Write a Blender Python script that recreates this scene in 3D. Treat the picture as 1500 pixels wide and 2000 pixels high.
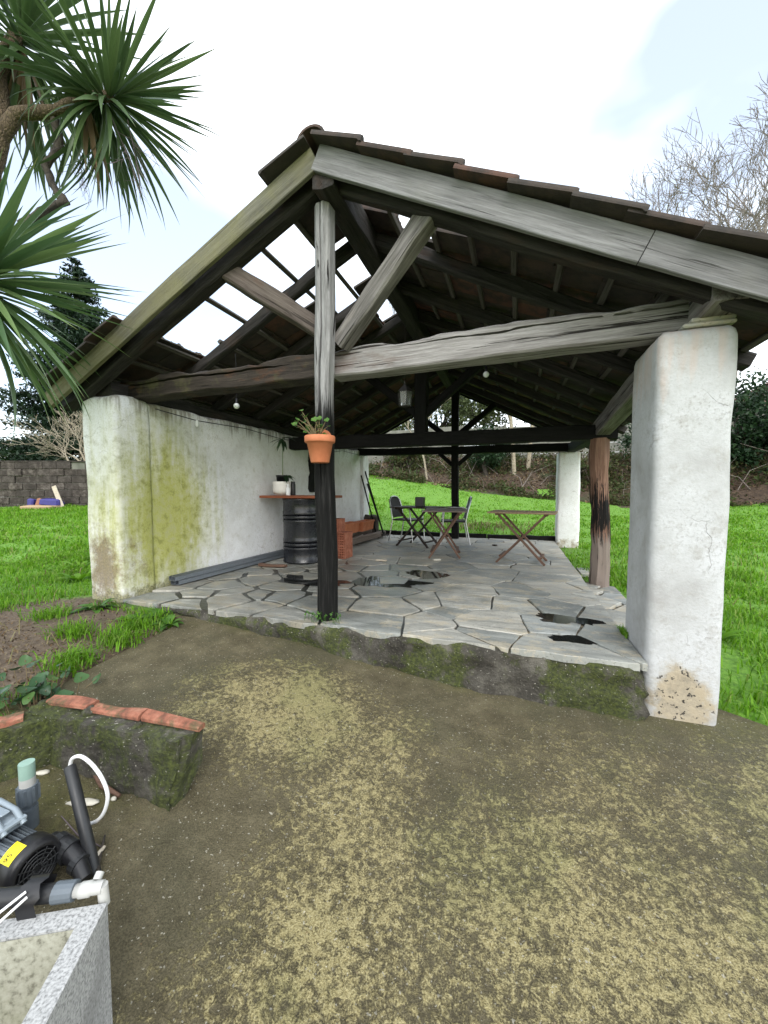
import bpy, math, random
import numpy as np
from mathutils import Vector, Matrix, noise
from mathutils.geometry import delaunay_2d_cdt

random.seed(7); rng = np.random.default_rng(7)
R = math.radians
for o in list(bpy.data.objects): bpy.data.objects.remove(o)
scene = bpy.context.scene
COL = scene.collection

# ------------------------------------------------------------------ camera, sky, sun, exposure
cam_d = bpy.data.cameras.new('camera'); cam = bpy.data.objects.new('camera', cam_d); COL.objects.link(cam)
cam.location = (0, 0, 1.0); cam.rotation_euler = (R(90 - 3.28), 0, R(19.0))
cam_d.sensor_fit = 'HORIZONTAL'; cam_d.sensor_width = 36; cam_d.lens = 18.0
cam_d.clip_start = 0.02; cam_d.clip_end = 500
scene.camera = cam

SUN_EL, SUN_AZ = R(38), R(152)          # azimuth clockwise from +Y
world = bpy.data.worlds.new('World'); scene.world = world; world.use_nodes = True
wt = world.node_tree; wt.nodes.clear()
sky = wt.nodes.new('ShaderNodeTexSky'); sky.sky_type = 'NISHITA'; sky.sun_disc = False
sky.sun_elevation = SUN_EL; sky.sun_rotation = SUN_AZ; sky.air_density = 1.0; sky.dust_density = 1.5
bg1 = wt.nodes.new('ShaderNodeBackground'); bg1.inputs[1].default_value = 0.15
wt.links.new(sky.outputs[0], bg1.inputs[0])
tc = wt.nodes.new('ShaderNodeTexCoord')
mp = wt.nodes.new('ShaderNodeMapping'); mp.inputs['Scale'].default_value = (1.0, 1.0, 2.2); mp.inputs['Location'].default_value = (7.1, 3.3, 2.2)
wt.links.new(tc.outputs['Generated'], mp.inputs[0])
cn = wt.nodes.new('ShaderNodeTexNoise'); cn.inputs['Scale'].default_value = 1.15; cn.inputs['Detail'].default_value = 5; cn.inputs['Roughness'].default_value = 0.48
wt.links.new(mp.outputs[0], cn.inputs['Vector'])
cr = wt.nodes.new('ShaderNodeValToRGB'); cr.color_ramp.elements[0].position = 0.38; cr.color_ramp.elements[1].position = 0.635
cr.color_ramp.elements[0].color = (0.22, 0.22, 0.22, 1); cr.color_ramp.elements[1].color = (1, 1, 1, 1)
wt.links.new(cn.outputs['Fac'], cr.inputs[0])
bg2 = wt.nodes.new('ShaderNodeBackground'); bg2.inputs[0].default_value = (0.95, 0.985, 1.0, 1); bg2.inputs[1].default_value = 1.45
mx = wt.nodes.new('ShaderNodeMixShader'); wo = wt.nodes.new('ShaderNodeOutputWorld')
wt.links.new(cr.outputs[0], mx.inputs[0]); wt.links.new(bg1.outputs[0], mx.inputs[1]); wt.links.new(bg2.outputs[0], mx.inputs[2])
wt.links.new(mx.outputs[0], wo.inputs[0])
sd = bpy.data.lights.new('sun', 'SUN'); sd.energy = 1.0; sd.angle = R(28); sd.color = (1, 0.97, 0.92)
so = bpy.data.objects.new('sun', sd); COL.objects.link(so)
sv = Vector((math.sin(SUN_AZ) * math.cos(SUN_EL), math.cos(SUN_AZ) * math.cos(SUN_EL), math.sin(SUN_EL)))
so.rotation_euler = sv.to_track_quat('Z', 'Y').to_euler(); so.location = (0, -5, 12)
vs = scene.view_settings; vs.view_transform = 'Standard'; vs.look = 'None'; vs.gamma = 1; vs.exposure = 1.0; vs.use_curve_mapping = False
scene.cycles.max_bounces = 7; scene.cycles.diffuse_bounces = 4; scene.cycles.glossy_bounces = 3; scene.cycles.transmission_bounces = 4; scene.cycles.transparent_max_bounces = 4

# ------------------------------------------------------------------ helpers: objects
def wmat(o):
    m = o.matrix_parent_inverse @ o.matrix_basis if o.parent else o.matrix_basis.copy()
    return wmat(o.parent) @ m if o.parent else m
def link(o, parent=None, world_space=True):
    COL.objects.link(o)
    if parent is not None:
        o.parent = parent
        if world_space: o.matrix_parent_inverse = wmat(parent).inverted()
    return o
def tag(o, label=None, cat=None, group=None, kind=None):
    if label: o['label'] = label
    if cat: o['category'] = cat
    if group: o['group'] = group
    if kind: o['kind'] = kind
    return o
def empty(name, loc=(0, 0, 0), label=None, cat=None, group=None, rz=0, parent=None):
    o = bpy.data.objects.new(name, None); o.empty_display_size = 0.1
    o.matrix_basis = Matrix.Translation(loc) @ Matrix.Rotation(rz, 4, 'Z')
    link(o, parent); return tag(o, label, cat, group)
def obj(name, me, mat=None, parent=None, M=None, ws=True):
    o = bpy.data.objects.new(name, me)
    if mat is not None and not me.materials: me.materials.append(mat)
    if M is not None: o.matrix_basis = M
    return link(o, parent, ws)
def copy_tree(o, parent=None):
    c = o.copy(); COL.objects.link(c)
    if parent is not None: c.parent = parent
    for ch in [x for x in bpy.data.objects if x.parent == o]: copy_tree(ch, c)
    return c
def np_mesh(name, v, tris, smooth=False):
    v = np.asarray(v, dtype=np.float32); tris = np.asarray(tris, dtype=np.int32)
    me = bpy.data.meshes.new(name); me.vertices.add(len(v)); me.vertices.foreach_set('co', v.ravel())
    me.loops.add(tris.size); me.loops.foreach_set('vertex_index', tris.ravel())
    n = len(tris); k = tris.shape[1]
    me.polygons.add(n); me.polygons.foreach_set('loop_start', np.arange(0, n * k, k, dtype=np.int32))
    try: me.polygons.foreach_set('loop_total', np.full(n, k, dtype=np.int32))
    except Exception: pass
    if smooth: me.polygons.foreach_set('use_smooth', np.ones(n, dtype=bool))
    me.update(calc_edges=True); return me
def frame(a, b, up=(0, 0, 1)):
    a = Vector(a); b = Vector(b); x = (b - a).normalized(); u = Vector(up)
    y = u.cross(x)
    if y.length < 1e-4: y = Vector((0, 1, 0))
    y.normalize(); z = x.cross(y)
    m = Matrix((x, y, z)).transposed().to_4x4(); m.translation = a
    return m, (b - a).length
class MB:
    def __init__(s): s.v = []; s.f = []; s.sm = []
    def add(s, vs, fs, smooth=False):
        n = len(s.v); s.v += [tuple(p) for p in vs]; s.f += [tuple(i + n for i in f) for f in fs]; s.sm += [smooth] * len(fs); return s
    def box(s, c, d, M=None, bev=0.0):
        cx, cy, cz = c; hx, hy, hz = d[0] / 2, d[1] / 2, d[2] / 2
        if bev <= 0:
            vs = [(cx + i * hx, cy + j * hy, cz + k * hz) for k in (-1, 1) for j in (-1, 1) for i in (-1, 1)]
            fs = [(0, 2, 3, 1), (4, 5, 7, 6), (0, 1, 5, 4), (2, 6, 7, 3), (0, 4, 6, 2), (1, 3, 7, 5)]
        else:
            b = min(bev, hx * .9, hy * .9, hz * .9); vs = []; fs = []
            lv = [(-hz, b), (-hz + b, 0), (hz - b, 0), (hz, b)]
            for z, ins in lv:
                for px, py in ((-1, -1), (1, -1), (1, 1), (-1, 1)):
                    X, Y = hx - ins, hy - ins
                    if ins == 0:
                        a = (px * X, py * (Y - b)); q = (px * (X - b), py * Y)
                    else:
                        a = (px * X, py * (Y - b * .3)); q = (px * (X - b * .3), py * Y)
                    pr = (a, q) if px * py > 0 else (q, a)
                    for w in pr: vs.append((cx + w[0], cy + w[1], cz + z))
            for r in range(3):
                for i in range(8):
                    j = (i + 1) % 8; fs.append((r * 8 + i, r * 8 + j, r * 8 + 8 + j, r * 8 + 8 + i))
            fs.append(tuple(range(7, -1, -1))); fs.append(tuple(range(24, 32)))
        if M is not None: vs = [tuple(M @ Vector(p)) for p in vs]
        return s.add(vs, fs)
    def tube(s, pts, rad, n=8, cap=True, smooth=True, squash=1.0):
        pts = [Vector(p) for p in pts]; m = len(pts)
        if not hasattr(rad, '__len__'): rad = [rad] * m
        ref = Vector((0.13, 0.21, 1)).normalized(); vs = []; prev = None
        for i, p in enumerate(pts):
            t = (pts[min(i + 1, m - 1)] - pts[max(i - 1, 0)]).normalized()
            if prev is None:
                u = t.cross(ref)
                if u.length < .05: u = t.cross(Vector((1, 0, 0)))
            else: u = prev - t * prev.dot(t)
            u.normalize(); prev = u; w = t.cross(u)
            for k in range(n):
                a = 2 * math.pi * k / n; vs.append(p + u * math.cos(a) * rad[i] + w * math.sin(a) * rad[i] * squash)
        fs = [(i * n + k, i * n + (k + 1) % n, (i + 1) * n + (k + 1) % n, (i + 1) * n + k) for i in range(m - 1) for k in range(n)]
        s.add(vs, fs, smooth)
        if cap:
            s.add([vs[k] for k in range(n)], [tuple(range(n - 1, -1, -1))]); s.add([vs[(m - 1) * n + k] for k in range(n)], [tuple(range(n))])
        return s
    def lathe(s, prof, n=32, M=None, smooth=True):
        vs = []
        for r, z in prof:
            for k in range(n):
                a = 2 * math.pi * k / n; vs.append((r * math.cos(a), r * math.sin(a), z))
        if M is not None: vs = [tuple(M @ Vector(p)) for p in vs]
        m = len(prof)
        fs = [(i * n + k, i * n + (k + 1) % n, (i + 1) * n + (k + 1) % n, (i + 1) * n + k) for i in range(m - 1) for k in range(n)]
        return s.add(vs, fs, smooth)
    def mesh(s, name):
        me = bpy.data.meshes.new(name); me.from_pydata(s.v, [], s.f)
        me.polygons.foreach_set('use_smooth', s.sm); me.update(); return me
    def build(s, name, mat, parent=None, M=None, ws=True):
        return obj(name, s.mesh(name), mat, parent, M, ws)
def nz(x, y, z, s=1.0): return noise.noise(Vector((x * s, y * s, z * s)))

SEED = [0]
def beam_mesh(name, L, w, h, seg=10, wob=.008, rough=.005, ch=.012, round_=False, taper=1.0, torn=0.0, groove=None):
    SEED[0] += 13.7; sd_ = SEED[0]; vs = []; fs = []
    if round_:
        prof = [(math.cos(2 * math.pi * k / 14) * w / 2, math.sin(2 * math.pi * k / 14) * h / 2) for k in range(14)]
    else:
        a, b = w / 2, h / 2; c = min(ch, a * .6, b * .6)
        prof = [(-a + c, -b), (0, -b), (a - c, -b), (a, -b + c), (a, 0), (a, b - c), (a - c, b), (0, b), (-a + c, b), (-a, b - c), (-a, 0), (-a, -b + c)]
    gi = -1
    if groove:      # a long drying split down the front (-y) face: (depth, half width, height on the face)
        gi = 10; zc_ = groove[2]; prof = prof[:10] + [(-w / 2, zc_ + groove[1]), (-w / 2 + groove[0], zc_), (-w / 2, zc_ - groove[1])] + prof[11:]
    n = len(prof)
    for i in range(seg + 1):
        x = L * i / seg; t = 1 + (taper - 1) * i / seg
        oy = wob * noise.noise(Vector((x * .9, sd_, 0))) * 2; oz = wob * noise.noise(Vector((x * .9, 0, sd_))) * 2
        for pi_, (y, z) in enumerate(prof):
            if gi >= 0 and gi <= pi_ <= gi + 2:
                ga = min(1, max(.02, noise.noise(Vector((x * 1.1 / max(.3, L) * 2.2, sd_, 3))) * 2.2 + .75)); gw = noise.noise(Vector((x * 3.2 / max(.3, L) * 2.2, 7, sd_))) * groove[1] * 1.2
                if pi_ == gi + 1: y = -w / 2 + groove[0] * ga
                z = groove[2] + (z - groove[2]) * (.15 + .85 * ga) + gw + groove[1] * .5 * noise.noise(Vector((x * 30 / max(.3, L), 2, sd_)))
            d = rough * noise.noise(Vector((x * 4 + sd_, y * 14, z * 14))) * 2
            zz = z * t + oz + d
            if torn and z > h * .3: zz -= torn * (min(1, max(0, (noise.noise(Vector((x * 1.6 + sd_, y * 5, 1.3))) + .05) * 6)) * .55 + .45 * max(0, noise.noise(Vector((x * 9 + sd_, y * 9, 4.0)))))
            vs.append((x, y * t + oy + d * (1 if y > 0 else -1), zz))
    for i in range(seg):
        for k in range(n): fs.append((i * n + k, i * n + (k + 1) % n, (i + 1) * n + (k + 1) % n, (i + 1) * n + k))
    fs.append(tuple(range(n - 1, -1, -1))); fs.append(tuple(range(seg * n, seg * n + n)))
    me = bpy.data.meshes.new(name); me.from_pydata(vs, [], fs)
    if round_: me.polygons.foreach_set('use_smooth', [len(f) == 4 for f in fs])
    me.update(); return me
def beam(name, a, b, w, h, mat, parent, up=(0, 0, 1), **k):
    M, L = frame(a, b, up); return obj(name, beam_mesh(name, L, w, h, **k), mat, parent, M)

# ------------------------------------------------------------------ helpers: materials
class G:
    def __init__(s, name):
        s.mat = bpy.data.materials.new(name); s.mat.use_nodes = True; s.t = s.mat.node_tree; s.t.nodes.clear()
        s.out = s.t.nodes.new('ShaderNodeOutputMaterial'); s.b = s.t.nodes.new('ShaderNodeBsdfPrincipled')
        s.t.links.new(s.b.outputs[0], s.out.inputs[0]); s._c = None
    def put(s, sock, v):
        if v is None: return
        if isinstance(v, bpy.types.NodeSocket): s.t.links.new(v, sock)
        elif isinstance(v, (tuple, list)) and len(v) == 3 and sock.type == 'RGBA': sock.default_value = (*v, 1)
        else: sock.default_value = v
    def nd(s, ty, ins=None, **at):
        n = s.t.nodes.new(ty)
        for k, v in at.items(): setattr(n, k, v)
        for k, v in (ins or {}).items(): s.put(n.inputs[k], v)
        return n
    def oc(s):
        if s._c is None: s._c = s.nd('ShaderNodeTexCoord')
        return s._c.outputs['Object']
    def pos(s): return s.nd('ShaderNodeNewGeometry').outputs['Position']
    def isl(s): return s.nd('ShaderNodeNewGeometry').outputs['Random Per Island']
    def rnd(s): return s.nd('ShaderNodeObjectInfo').outputs['Random']
    def jit(s, v, amt=37.0):
        r = s.m('MULTIPLY', s.rnd(), amt); c = s.nd('ShaderNodeCombineXYZ', {0: r, 1: r, 2: r})
        return s.nd('ShaderNodeVectorMath', {0: v, 1: c.outputs[0]}, operation='ADD').outputs[0]
    def sc(s, v, sc, loc=(0, 0, 0)): return s.nd('ShaderNodeMapping', {'Vector': v, 'Scale': sc, 'Location': loc}).outputs[0]
    def noise(s, scale, detail=4, rough=.55, vec=None, dist=0.0):
        return s.nd('ShaderNodeTexNoise', {'Vector': vec or s.oc(), 'Scale': scale, 'Detail': detail, 'Roughness': rough, 'Distortion': dist}).outputs['Fac']
    def vor(s, scale, vec=None, feature='F1', out='Distance', rand=1.0):
        return s.nd('ShaderNodeTexVoronoi', {'Vector': vec or s.oc(), 'Scale': scale, 'Randomness': rand}, feature=feature).outputs[out]
    def ramp(s, f, st, interp='LINEAR'):
        n = s.nd('ShaderNodeValToRGB', {0: f}); cr = n.color_ramp; cr.interpolation = interp
        while len(cr.elements) < len(st): cr.elements.new(.5)
        for e, (p, c) in zip(cr.elements, st):
            e.position = p; e.color = (c, c, c, 1) if not isinstance(c, (tuple, list)) else (*c, 1)
        return n.outputs[0]
    def step(s, f, a, b):
        return s.nd('ShaderNodeMapRange', {0: f, 1: a, 2: b, 3: 0.0, 4: 1.0}, clamp=True, interpolation_type='SMOOTHSTEP').outputs[0]
    def mix(s, f, a, b, mode='MIX'):
        n = s.nd('ShaderNodeMix', data_type='RGBA', blend_type=mode); s.put(n.inputs[0], f); s.put(n.inputs[6], a); s.put(n.inputs[7], b); return n.outputs[2]
    def m(s, op, a, b=0.0, c=None, clamp=False):
        n = s.nd('ShaderNodeMath', {0: a, 1: b}, operation=op, use_clamp=clamp)
        if c is not None: s.put(n.inputs[2], c)
        return n.outputs[0]
    def xyz(s, v): n = s.nd('ShaderNodeSeparateXYZ', {0: v}); return n.outputs
    def blob(s, v, c, r):      # 1 at c, 0 at distance r (ellipsoid radii)
        q = s.nd('ShaderNodeVectorMath', {0: v, 1: c}, operation='SUBTRACT').outputs[0]
        q = s.nd('ShaderNodeVectorMath', {0: q, 1: r}, operation='DIVIDE').outputs[0]
        l = s.nd('ShaderNodeVectorMath', {0: q}, operation='LENGTH').outputs['Value']
        return s.m('SUBTRACT', 1.0, l, clamp=True)
    def bump(s, h, st=.3, d=.01, nrm=None):
        n = s.nd('ShaderNodeBump', {'Height': h, 'Strength': st, 'Distance': d})
        if nrm is not None: s.put(n.inputs['Normal'], nrm)
        return n.outputs[0]
    def done(s, color, rough=.8, nrm=None, metal=0.0, spec=None, **kw):
        s.put(s.b.inputs['Base Color'], color); s.put(s.b.inputs['Roughness'], rough); s.put(s.b.inputs['Metallic'], metal)
        if nrm is not None: s.put(s.b.inputs['Normal'], nrm)
        if spec is not None: s.put(s.b.inputs['Specular IOR Level'], spec)
        for k, v in kw.items(): s.put(s.b.inputs[k.replace('_', ' ')], v)
        return s.mat
MT = {}
def plain(name, col, rough=.5, metal=0.0, var=.12, scale=30, bump=.05, spec=None):
    g = G(name); v = g.jit(g.oc()); n = g.noise(scale, 5, .6, v)
    c = g.mix(n, tuple(x * (1 - var * 2) for x in col), tuple(min(1, x * (1 + var * 2)) for x in col))
    MT[name] = g.done(c, g.ramp(n, [(.3, rough * .85), (.7, min(1, rough * 1.15))]), g.bump(n, bump, .004), metal, spec); return MT[name]

def wood(name, light, dark, crack=.5, rot=0.0, lichen=0.0, char=None, rough=.8, yell=0.0):
    g = G(name); v = g.jit(g.oc()); gv = g.sc(v, (1.3, 24, 24))
    n0 = g.noise(1.5, 7, .7, gv, .35); nf = g.noise(1.0, 6, .7, g.sc(v, (4, 150, 150)), .1); n2 = g.noise(1.0, 6, .6, g.sc(v, (1.2, 7, 7)))
    n1 = g.m('ADD', g.m('MULTIPLY', n0, .62), g.m('MULTIPLY', nf, .38))
    c = g.ramp(n1, [(.34, dark), (.49, tuple((a + b) / 2 for a, b in zip(light, dark))), (.62, light)])
    c = g.mix(g.m('MULTIPLY', g.step(n2, .45, .75), .5), c, dark)
    ck = g.noise(1.0, 4, .55, g.sc(v, (.9, 42, 42), (3, 3, 3)), .25)
    ckm = g.m('MULTIPLY', g.ramp(ck, [(.345, 1.0), (.375, 0.0)]), crack)
    c = g.mix(ckm, c, (.012, .010, .009))
    if rot: c = g.mix(g.m('MULTIPLY', g.step(g.noise(2.4, 6, .65, g.sc(v, (1, 2.5, 2.5))), .55, .66), rot), c, (.10, .045, .022))
    if lichen: c = g.mix(g.m('MULTIPLY', g.step(g.noise(3.3, 7, .7, v), .52, .72), lichen), c, (.22, .23, .07))
    if yell: c = g.mix(g.m('MULTIPLY', g.step(g.noise(1.1, 6, .7, v), .38, .62), yell), c, (.20, .19, .08))
    if char:
        # char = (world z fully black, world z bare): burnt wood
        z = g.xyz(g.pos())[2]; zz = g.m('ADD', z, g.m('MULTIPLY', g.m('SUBTRACT', g.noise(3.0, 6, .7, gv), .5), .75))
        k = g.m('SUBTRACT', 1.0, g.step(zz, char[0], char[1]))
        c = g.mix(k, c, g.ramp(n1, [(.38, (.002, .002, .002)), (.52, (.007, .007, .0066)), (.62, (.03, .029, .028))]))
    if name == 'redwood':
        z = g.xyz(g.pos())[2]; nn = g.noise(2.2, 6, .7, gv)
        k = g.m('ADD', g.m('SUBTRACT', 1.0, g.m('DIVIDE', g.m('ABSOLUTE', g.m('SUBTRACT', z, .72)), .55)), g.m('MULTIPLY', g.m('SUBTRACT', nn, .55), 4.0))
        gl = g.m('ADD', g.m('DIVIDE', g.m('SUBTRACT', .62, z), .3), g.m('MULTIPLY', g.m('SUBTRACT', nn, .5), 4.0))
        c = g.mix(g.m('MULTIPLY', g.step(gl, .2, .6), .8), c, (.22, .19, .17)); c = g.mix(g.step(k, .15, .5), c, (.008, .007, .007))
    h = g.m('SUBTRACT', n1, g.m('MULTIPLY', ckm, .9))
    MT[name] = g.done(c, rough, g.bump(h, .8, .012), 0, .2); return MT[name]

wood('bargewood', (.27, .268, .272), (.095, .093, .093), .5, 0, .05)
wood('bargewood_mossy', (.18, .175, .14), (.065, .062, .045), .45, 0, .25, None, .8, .45)
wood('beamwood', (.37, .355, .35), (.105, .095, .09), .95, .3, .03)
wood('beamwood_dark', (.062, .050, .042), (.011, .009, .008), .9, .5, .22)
wood('postwood', (.36, .355, .36), (.13, .128, .128), .95, 0, 0, (1.50, 1.78))
wood('strutwood', (.28, .262, .25), (.055, .05, .046), .85, .15, .04)
wood('strutwood_brown', (.15, .125, .11), (.045, .034, .028), .6, .3, .05)
wood('rafterwood', (.050, .045, .042), (.012, .011, .010), .6, .15, .05)
wood('battenwood', (.14, .128, .115), (.05, .044, .04), .4, 0, .04)
wood('charwood', (.013, .0125, .0125), (.003, .003, .003), .6)
wood('redwood', (.30, .18, .13), (.10, .05, .034), .95, .2, 0)
wood('tablewood', (.20, .12, .085), (.075, .042, .03), .3, 0, 0, None, .6)
wood('tablewood_grey', (.24, .20, .17), (.11, .085, .07), .3, 0, 0, None, .6)
wood('tablewood_dark', (.055, .042, .036), (.02, .015, .013), .3, 0, 0, None, .55)
wood('tablewood_top', (.42, .31, .20), (.22, .15, .09), .2, 0, 0, None, .6)
wood('plankred', (.30, .10, .05), (.16, .05, .025), .2, 0, 0, None, .45)
wood('palewood', (.62, .56, .46), (.42, .36, .28), .2)

def plaster(name, which):
    g = G(name); p = g.pos(); X, Y, Z = g.xyz(p)
    n1 = g.noise(2.2, 6, .65, p); n2 = g.noise(11, 6, .72, p); n3 = g.noise(60, 4, .65, p)
    c = g.ramp(n1, [(.3, (.33, .33, .325)), (.5, (.45, .46, .465)), (.68, (.52, .532, .55))] if which == 'front' else [(.3, (.62, .62, .61)), (.5, (.76, .77, .775)), (.68, (.82, .83, .85))])
    c = g.mix(g.m('MULTIPLY', g.step(n2, .5, .68), .5), c, (.30, .29, .265) if which == 'front' else (.55, .54, .50))
    c = g.mix(g.m('MULTIPLY', g.m('MULTIPLY', g.step(n3, .50, .66), g.step(n1, .40, .62)), .5), c, (.22, .215, .20) if which == 'front' else (.45, .44, .41))
    wv = g.nd('ShaderNodeVectorMath', {0: p, 1: g.nd('ShaderNodeVectorMath', {0: g.nd('ShaderNodeTexNoise', {'Vector': p, 'Scale': 5.0, 'Detail': 5}).outputs['Color'], 'Scale': .22}, operation='SCALE').outputs[0]}, operation='ADD').outputs[0]
    cr1 = g.vor(2.1, wv, 'DISTANCE_TO_EDGE'); crk = g.m('MULTIPLY', g.ramp(cr1, [(0.0, 1.0), (.006, 0.0)]), g.step(g.noise(2.2, 3, .5, p), .53, .60))
    c = g.mix(g.m('MULTIPLY', crk, .5), c, (.16, .15, .14))
    drip = g.noise(2.6, 6, .65, g.sc(p, (5.0, 5.0, .55)))
    if which == 'wall':
        # algae: broad yellow-green film on the half of the wall under the open roof, with drips
        a = g.m('MAXIMUM', g.m('MULTIPLY', g.blob(p, (-3.4, 3.02, .70), (1.2, .95, 1.5)), 1.55), g.m('MULTIPLY', g.blob(p, (-3.4, 2.95, 1.4), (1.2, 1.0, 1.0)), .75))
        a = g.m('MAXIMUM', a, g.m('MULTIPLY', g.blob(p, (-3.5, 2.6, 1.0), (1.2, .6, 1.4)), .55))
        a = g.m('ADD', g.m('MULTIPLY', a, .9), g.m('MULTIPLY', g.m('SUBTRACT', drip, .52), 1.1))
        a = g.m('ADD', a, g.m('MULTIPLY', g.m('SUBTRACT', n2, .5), .7))
        k = g.m('MULTIPLY', g.m('POWER', g.step(a, .02, 1.05), 1.0), .92)
        c = g.mix(k, c, g.ramp(n2, [(.34, (.38, .38, .16)), (.5, (.38, .39, .07)), (.64, (.24, .25, .03))]))
        br = g.m('ADD', g.m('MULTIPLY', g.blob(p, (-3.62, 2.5, .25), (.32, .5, .62)), 1.5), g.m('MULTIPLY', g.m('SUBTRACT', g.noise(7, 7, .75, p), .5), 2.6))
        c = g.mix(g.m('MULTIPLY', g.step(br, .2, 1.0), .85), c, g.ramp(n3, [(.3, (.08, .06, .03)), (.7, (.25, .18, .09))]))
        tp = g.m('ADD', g.step(Z, 1.45, 1.88), g.m('MULTIPLY', g.m('SUBTRACT', drip, .55), 2.2))
        c = g.mix(g.m('MULTIPLY', g.step(tp, .62, 1.1), .7), c, (.15, .12, .09))
        bt = g.m('ADD', g.m('SUBTRACT', 1.0, g.step(Z, -.02, .22)), g.m('MULTIPLY', g.m('SUBTRACT', n2, .5), 1.6))
        c = g.mix(g.m('MULTIPLY', g.step(bt, .55, 1.0), .8), c, g.ramp(n3, [(.35, (.05, .05, .03)), (.6, (.30, .28, .14))]))
    else:
        zb = -.30 if which == 'front' else -.12
        q_ = g.m('MULTIPLY', g.m('SUBTRACT', 1.0, g.step(Z, zb, zb + .5)), .75)
        if which == 'front': q_ = g.m('ADD', g.m('MULTIPLY', q_, .6), g.m('MULTIPLY', g.blob(p, (.90, 2.57, -.17), (.20, .35, .30)), 1.1))
        bt = g.m('ADD', q_, g.m('MULTIPLY', g.m('SUBTRACT', g.noise(6.5, 7, .72, p), .5), 2.4))
        c = g.mix(g.m('MULTIPLY', g.step(bt, .35, .95), .8), c, g.ramp(n2, [(.3, (.16, .13, .075)), (.55, (.36, .29, .18))]))
        pit = g.m('MULTIPLY', g.step(g.noise(38, 3, .6, p), .60, .66), g.step(bt, .45, .75))
        c = g.mix(pit, c, (.035, .03, .025))
        c = g.mix(g.m('MULTIPLY', g.step(g.m('ADD', g.m('MULTIPLY', g.step(Z, 1.2, 1.85), .35), drip), .72, .95), .4), c, (.50, .36, .28))
    h = g.m('ADD', g.m('MULTIPLY', n2, .8), g.m('ADD', g.m('MULTIPLY', n3, .45), g.m('MULTIPLY', crk, -.5)))
    MT[name] = g.done(c, .88, g.bump(h, .5, .014))
plaster('plaster_wall', 'wall'); plaster('plaster_front', 'front'); plaster('plaster_back', 'back')

def stone():
    g = G('slate'); v = g.jit(g.oc(), 91); r = g.rnd()
    n1 = g.noise(2.4, 8, .68, g.sc(v, (.9, 4.2, 1)), .4); n2 = g.noise(14, 6, .65, v); n3 = g.noise(60, 3, .6, v)
    base = g.ramp(r, [(0.0, (.24, .255, .24)), (.35, (.38, .385, .35)), (.7, (.47, .45, .39)), (1.0, (.31, .335, .33))])
    c = g.mix(g.step(n1, .36, .66), g.mix(.6, base, (.13, .137, .13)), base)
    c = g.mix(g.m('MULTIPLY', g.step(g.noise(3.4, 7, .75, g.sc(g.pos(), (1, 1.8, 1))), .50, .60), .5), c, (.46, .39, .27))
    c = g.mix(g.m('MULTIPLY', g.step(n2, .56, .72), .4), c, (.55, .54, .49))
    c = g.mix(g.m('MULTIPLY', g.step(n3, .58, .68), .4), c, (.05, .05, .045))
    p = g.pos(); wt_ = g.m('ADD', g.m('MULTIPLY', g.blob(p, (-2.0, 3.8, 0), (2.2, 2.0, 1)), 1.5), g.m('MULTIPLY', g.m('SUBTRACT', g.noise(2.6, 6, .7, p), .5), 2.2))
    wt_ = g.step(wt_, .2, .9); c = g.mix(g.m('MULTIPLY', wt_, .62), c, g.mix(.75, c, (.03, .033, .028)))
    MT['slate'] = g.done(c, g.mix(wt_, g.ramp(n1, [(.35, .42), (.6, .7)]), (.28, .28, .28)), g.bump(g.m('ADD', n2, g.m('MULTIPLY', n1, 1.0)), .45, .015), 0, .35)
stone()
def mortar():
    g = G('mortar'); p = g.pos(); n1 = g.noise(2.0, 6, .6, p); n2 = g.noise(25, 5, .6, p)
    wet = g.m('ADD', g.m('MULTIPLY', g.blob(p, (-2.0, 3.5, 0), (2.2, 2.0, 1)), 1.7), g.m('MULTIPLY', g.m('SUBTRACT', n1, .5), 1.3))
    wet = g.step(wet, .1, .45)
    c = g.mix(wet, g.ramp(n2, [(.40, (.022, .019, .013)), (.54, (.085, .07, .044)), (.70, (.30, .245, .155))]), g.ramp(n2, [(.3, (.012, .013, .011)), (.7, (.035, .036, .03))]))
    MT['mortar'] = g.done(c, g.ramp(wet, [(0, .85), (1, .3)]), g.bump(n2, .4, .01))
mortar()
def step_face(nm='mossy_concrete', mo0=.47):
    g = G(nm); p = g.pos(); X, Y, Z = g.xyz(p)
    n1 = g.noise(3.2, 8, .68, p); n2 = g.noise(16, 8, .7, p); n3 = g.noise(55, 4, .65, p)
    c = g.ramp(n1, [(.36, (.022, .019, .014)), (.5, (.062, .056, .045)), (.64, (.15, .14, .115))])
    c = g.mix(g.m('MULTIPLY', g.step(n3, .52, .68), .5), c, (.13, .12, .10))
    mo = g.step(g.m('ADD', g.noise(2.1, 6, .7, g.sc(p, (1, 1, .5))), g.m('MULTIPLY', g.m('SUBTRACT', n2, .5), .5)), mo0, mo0 + .13)
    c = g.mix(g.m('MULTIPLY', mo, .85), c, g.ramp(n3, [(.35, (.018, .026, .004)), (.65, (.075, .095, .010))]))
    c = g.mix(g.m('MULTIPLY', g.step(g.noise(85, 2, .5, p), .68, .72), .8), c, (.42, .40, .34))
    MT[nm] = g.done(c, .9, g.bump(g.m('ADD', n2, g.m('ADD', n1, g.m('MULTIPLY', n3, .5))), .9, .035))
step_face('mossy_concrete', .44); step_face('mossy_wall', .40)
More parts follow.
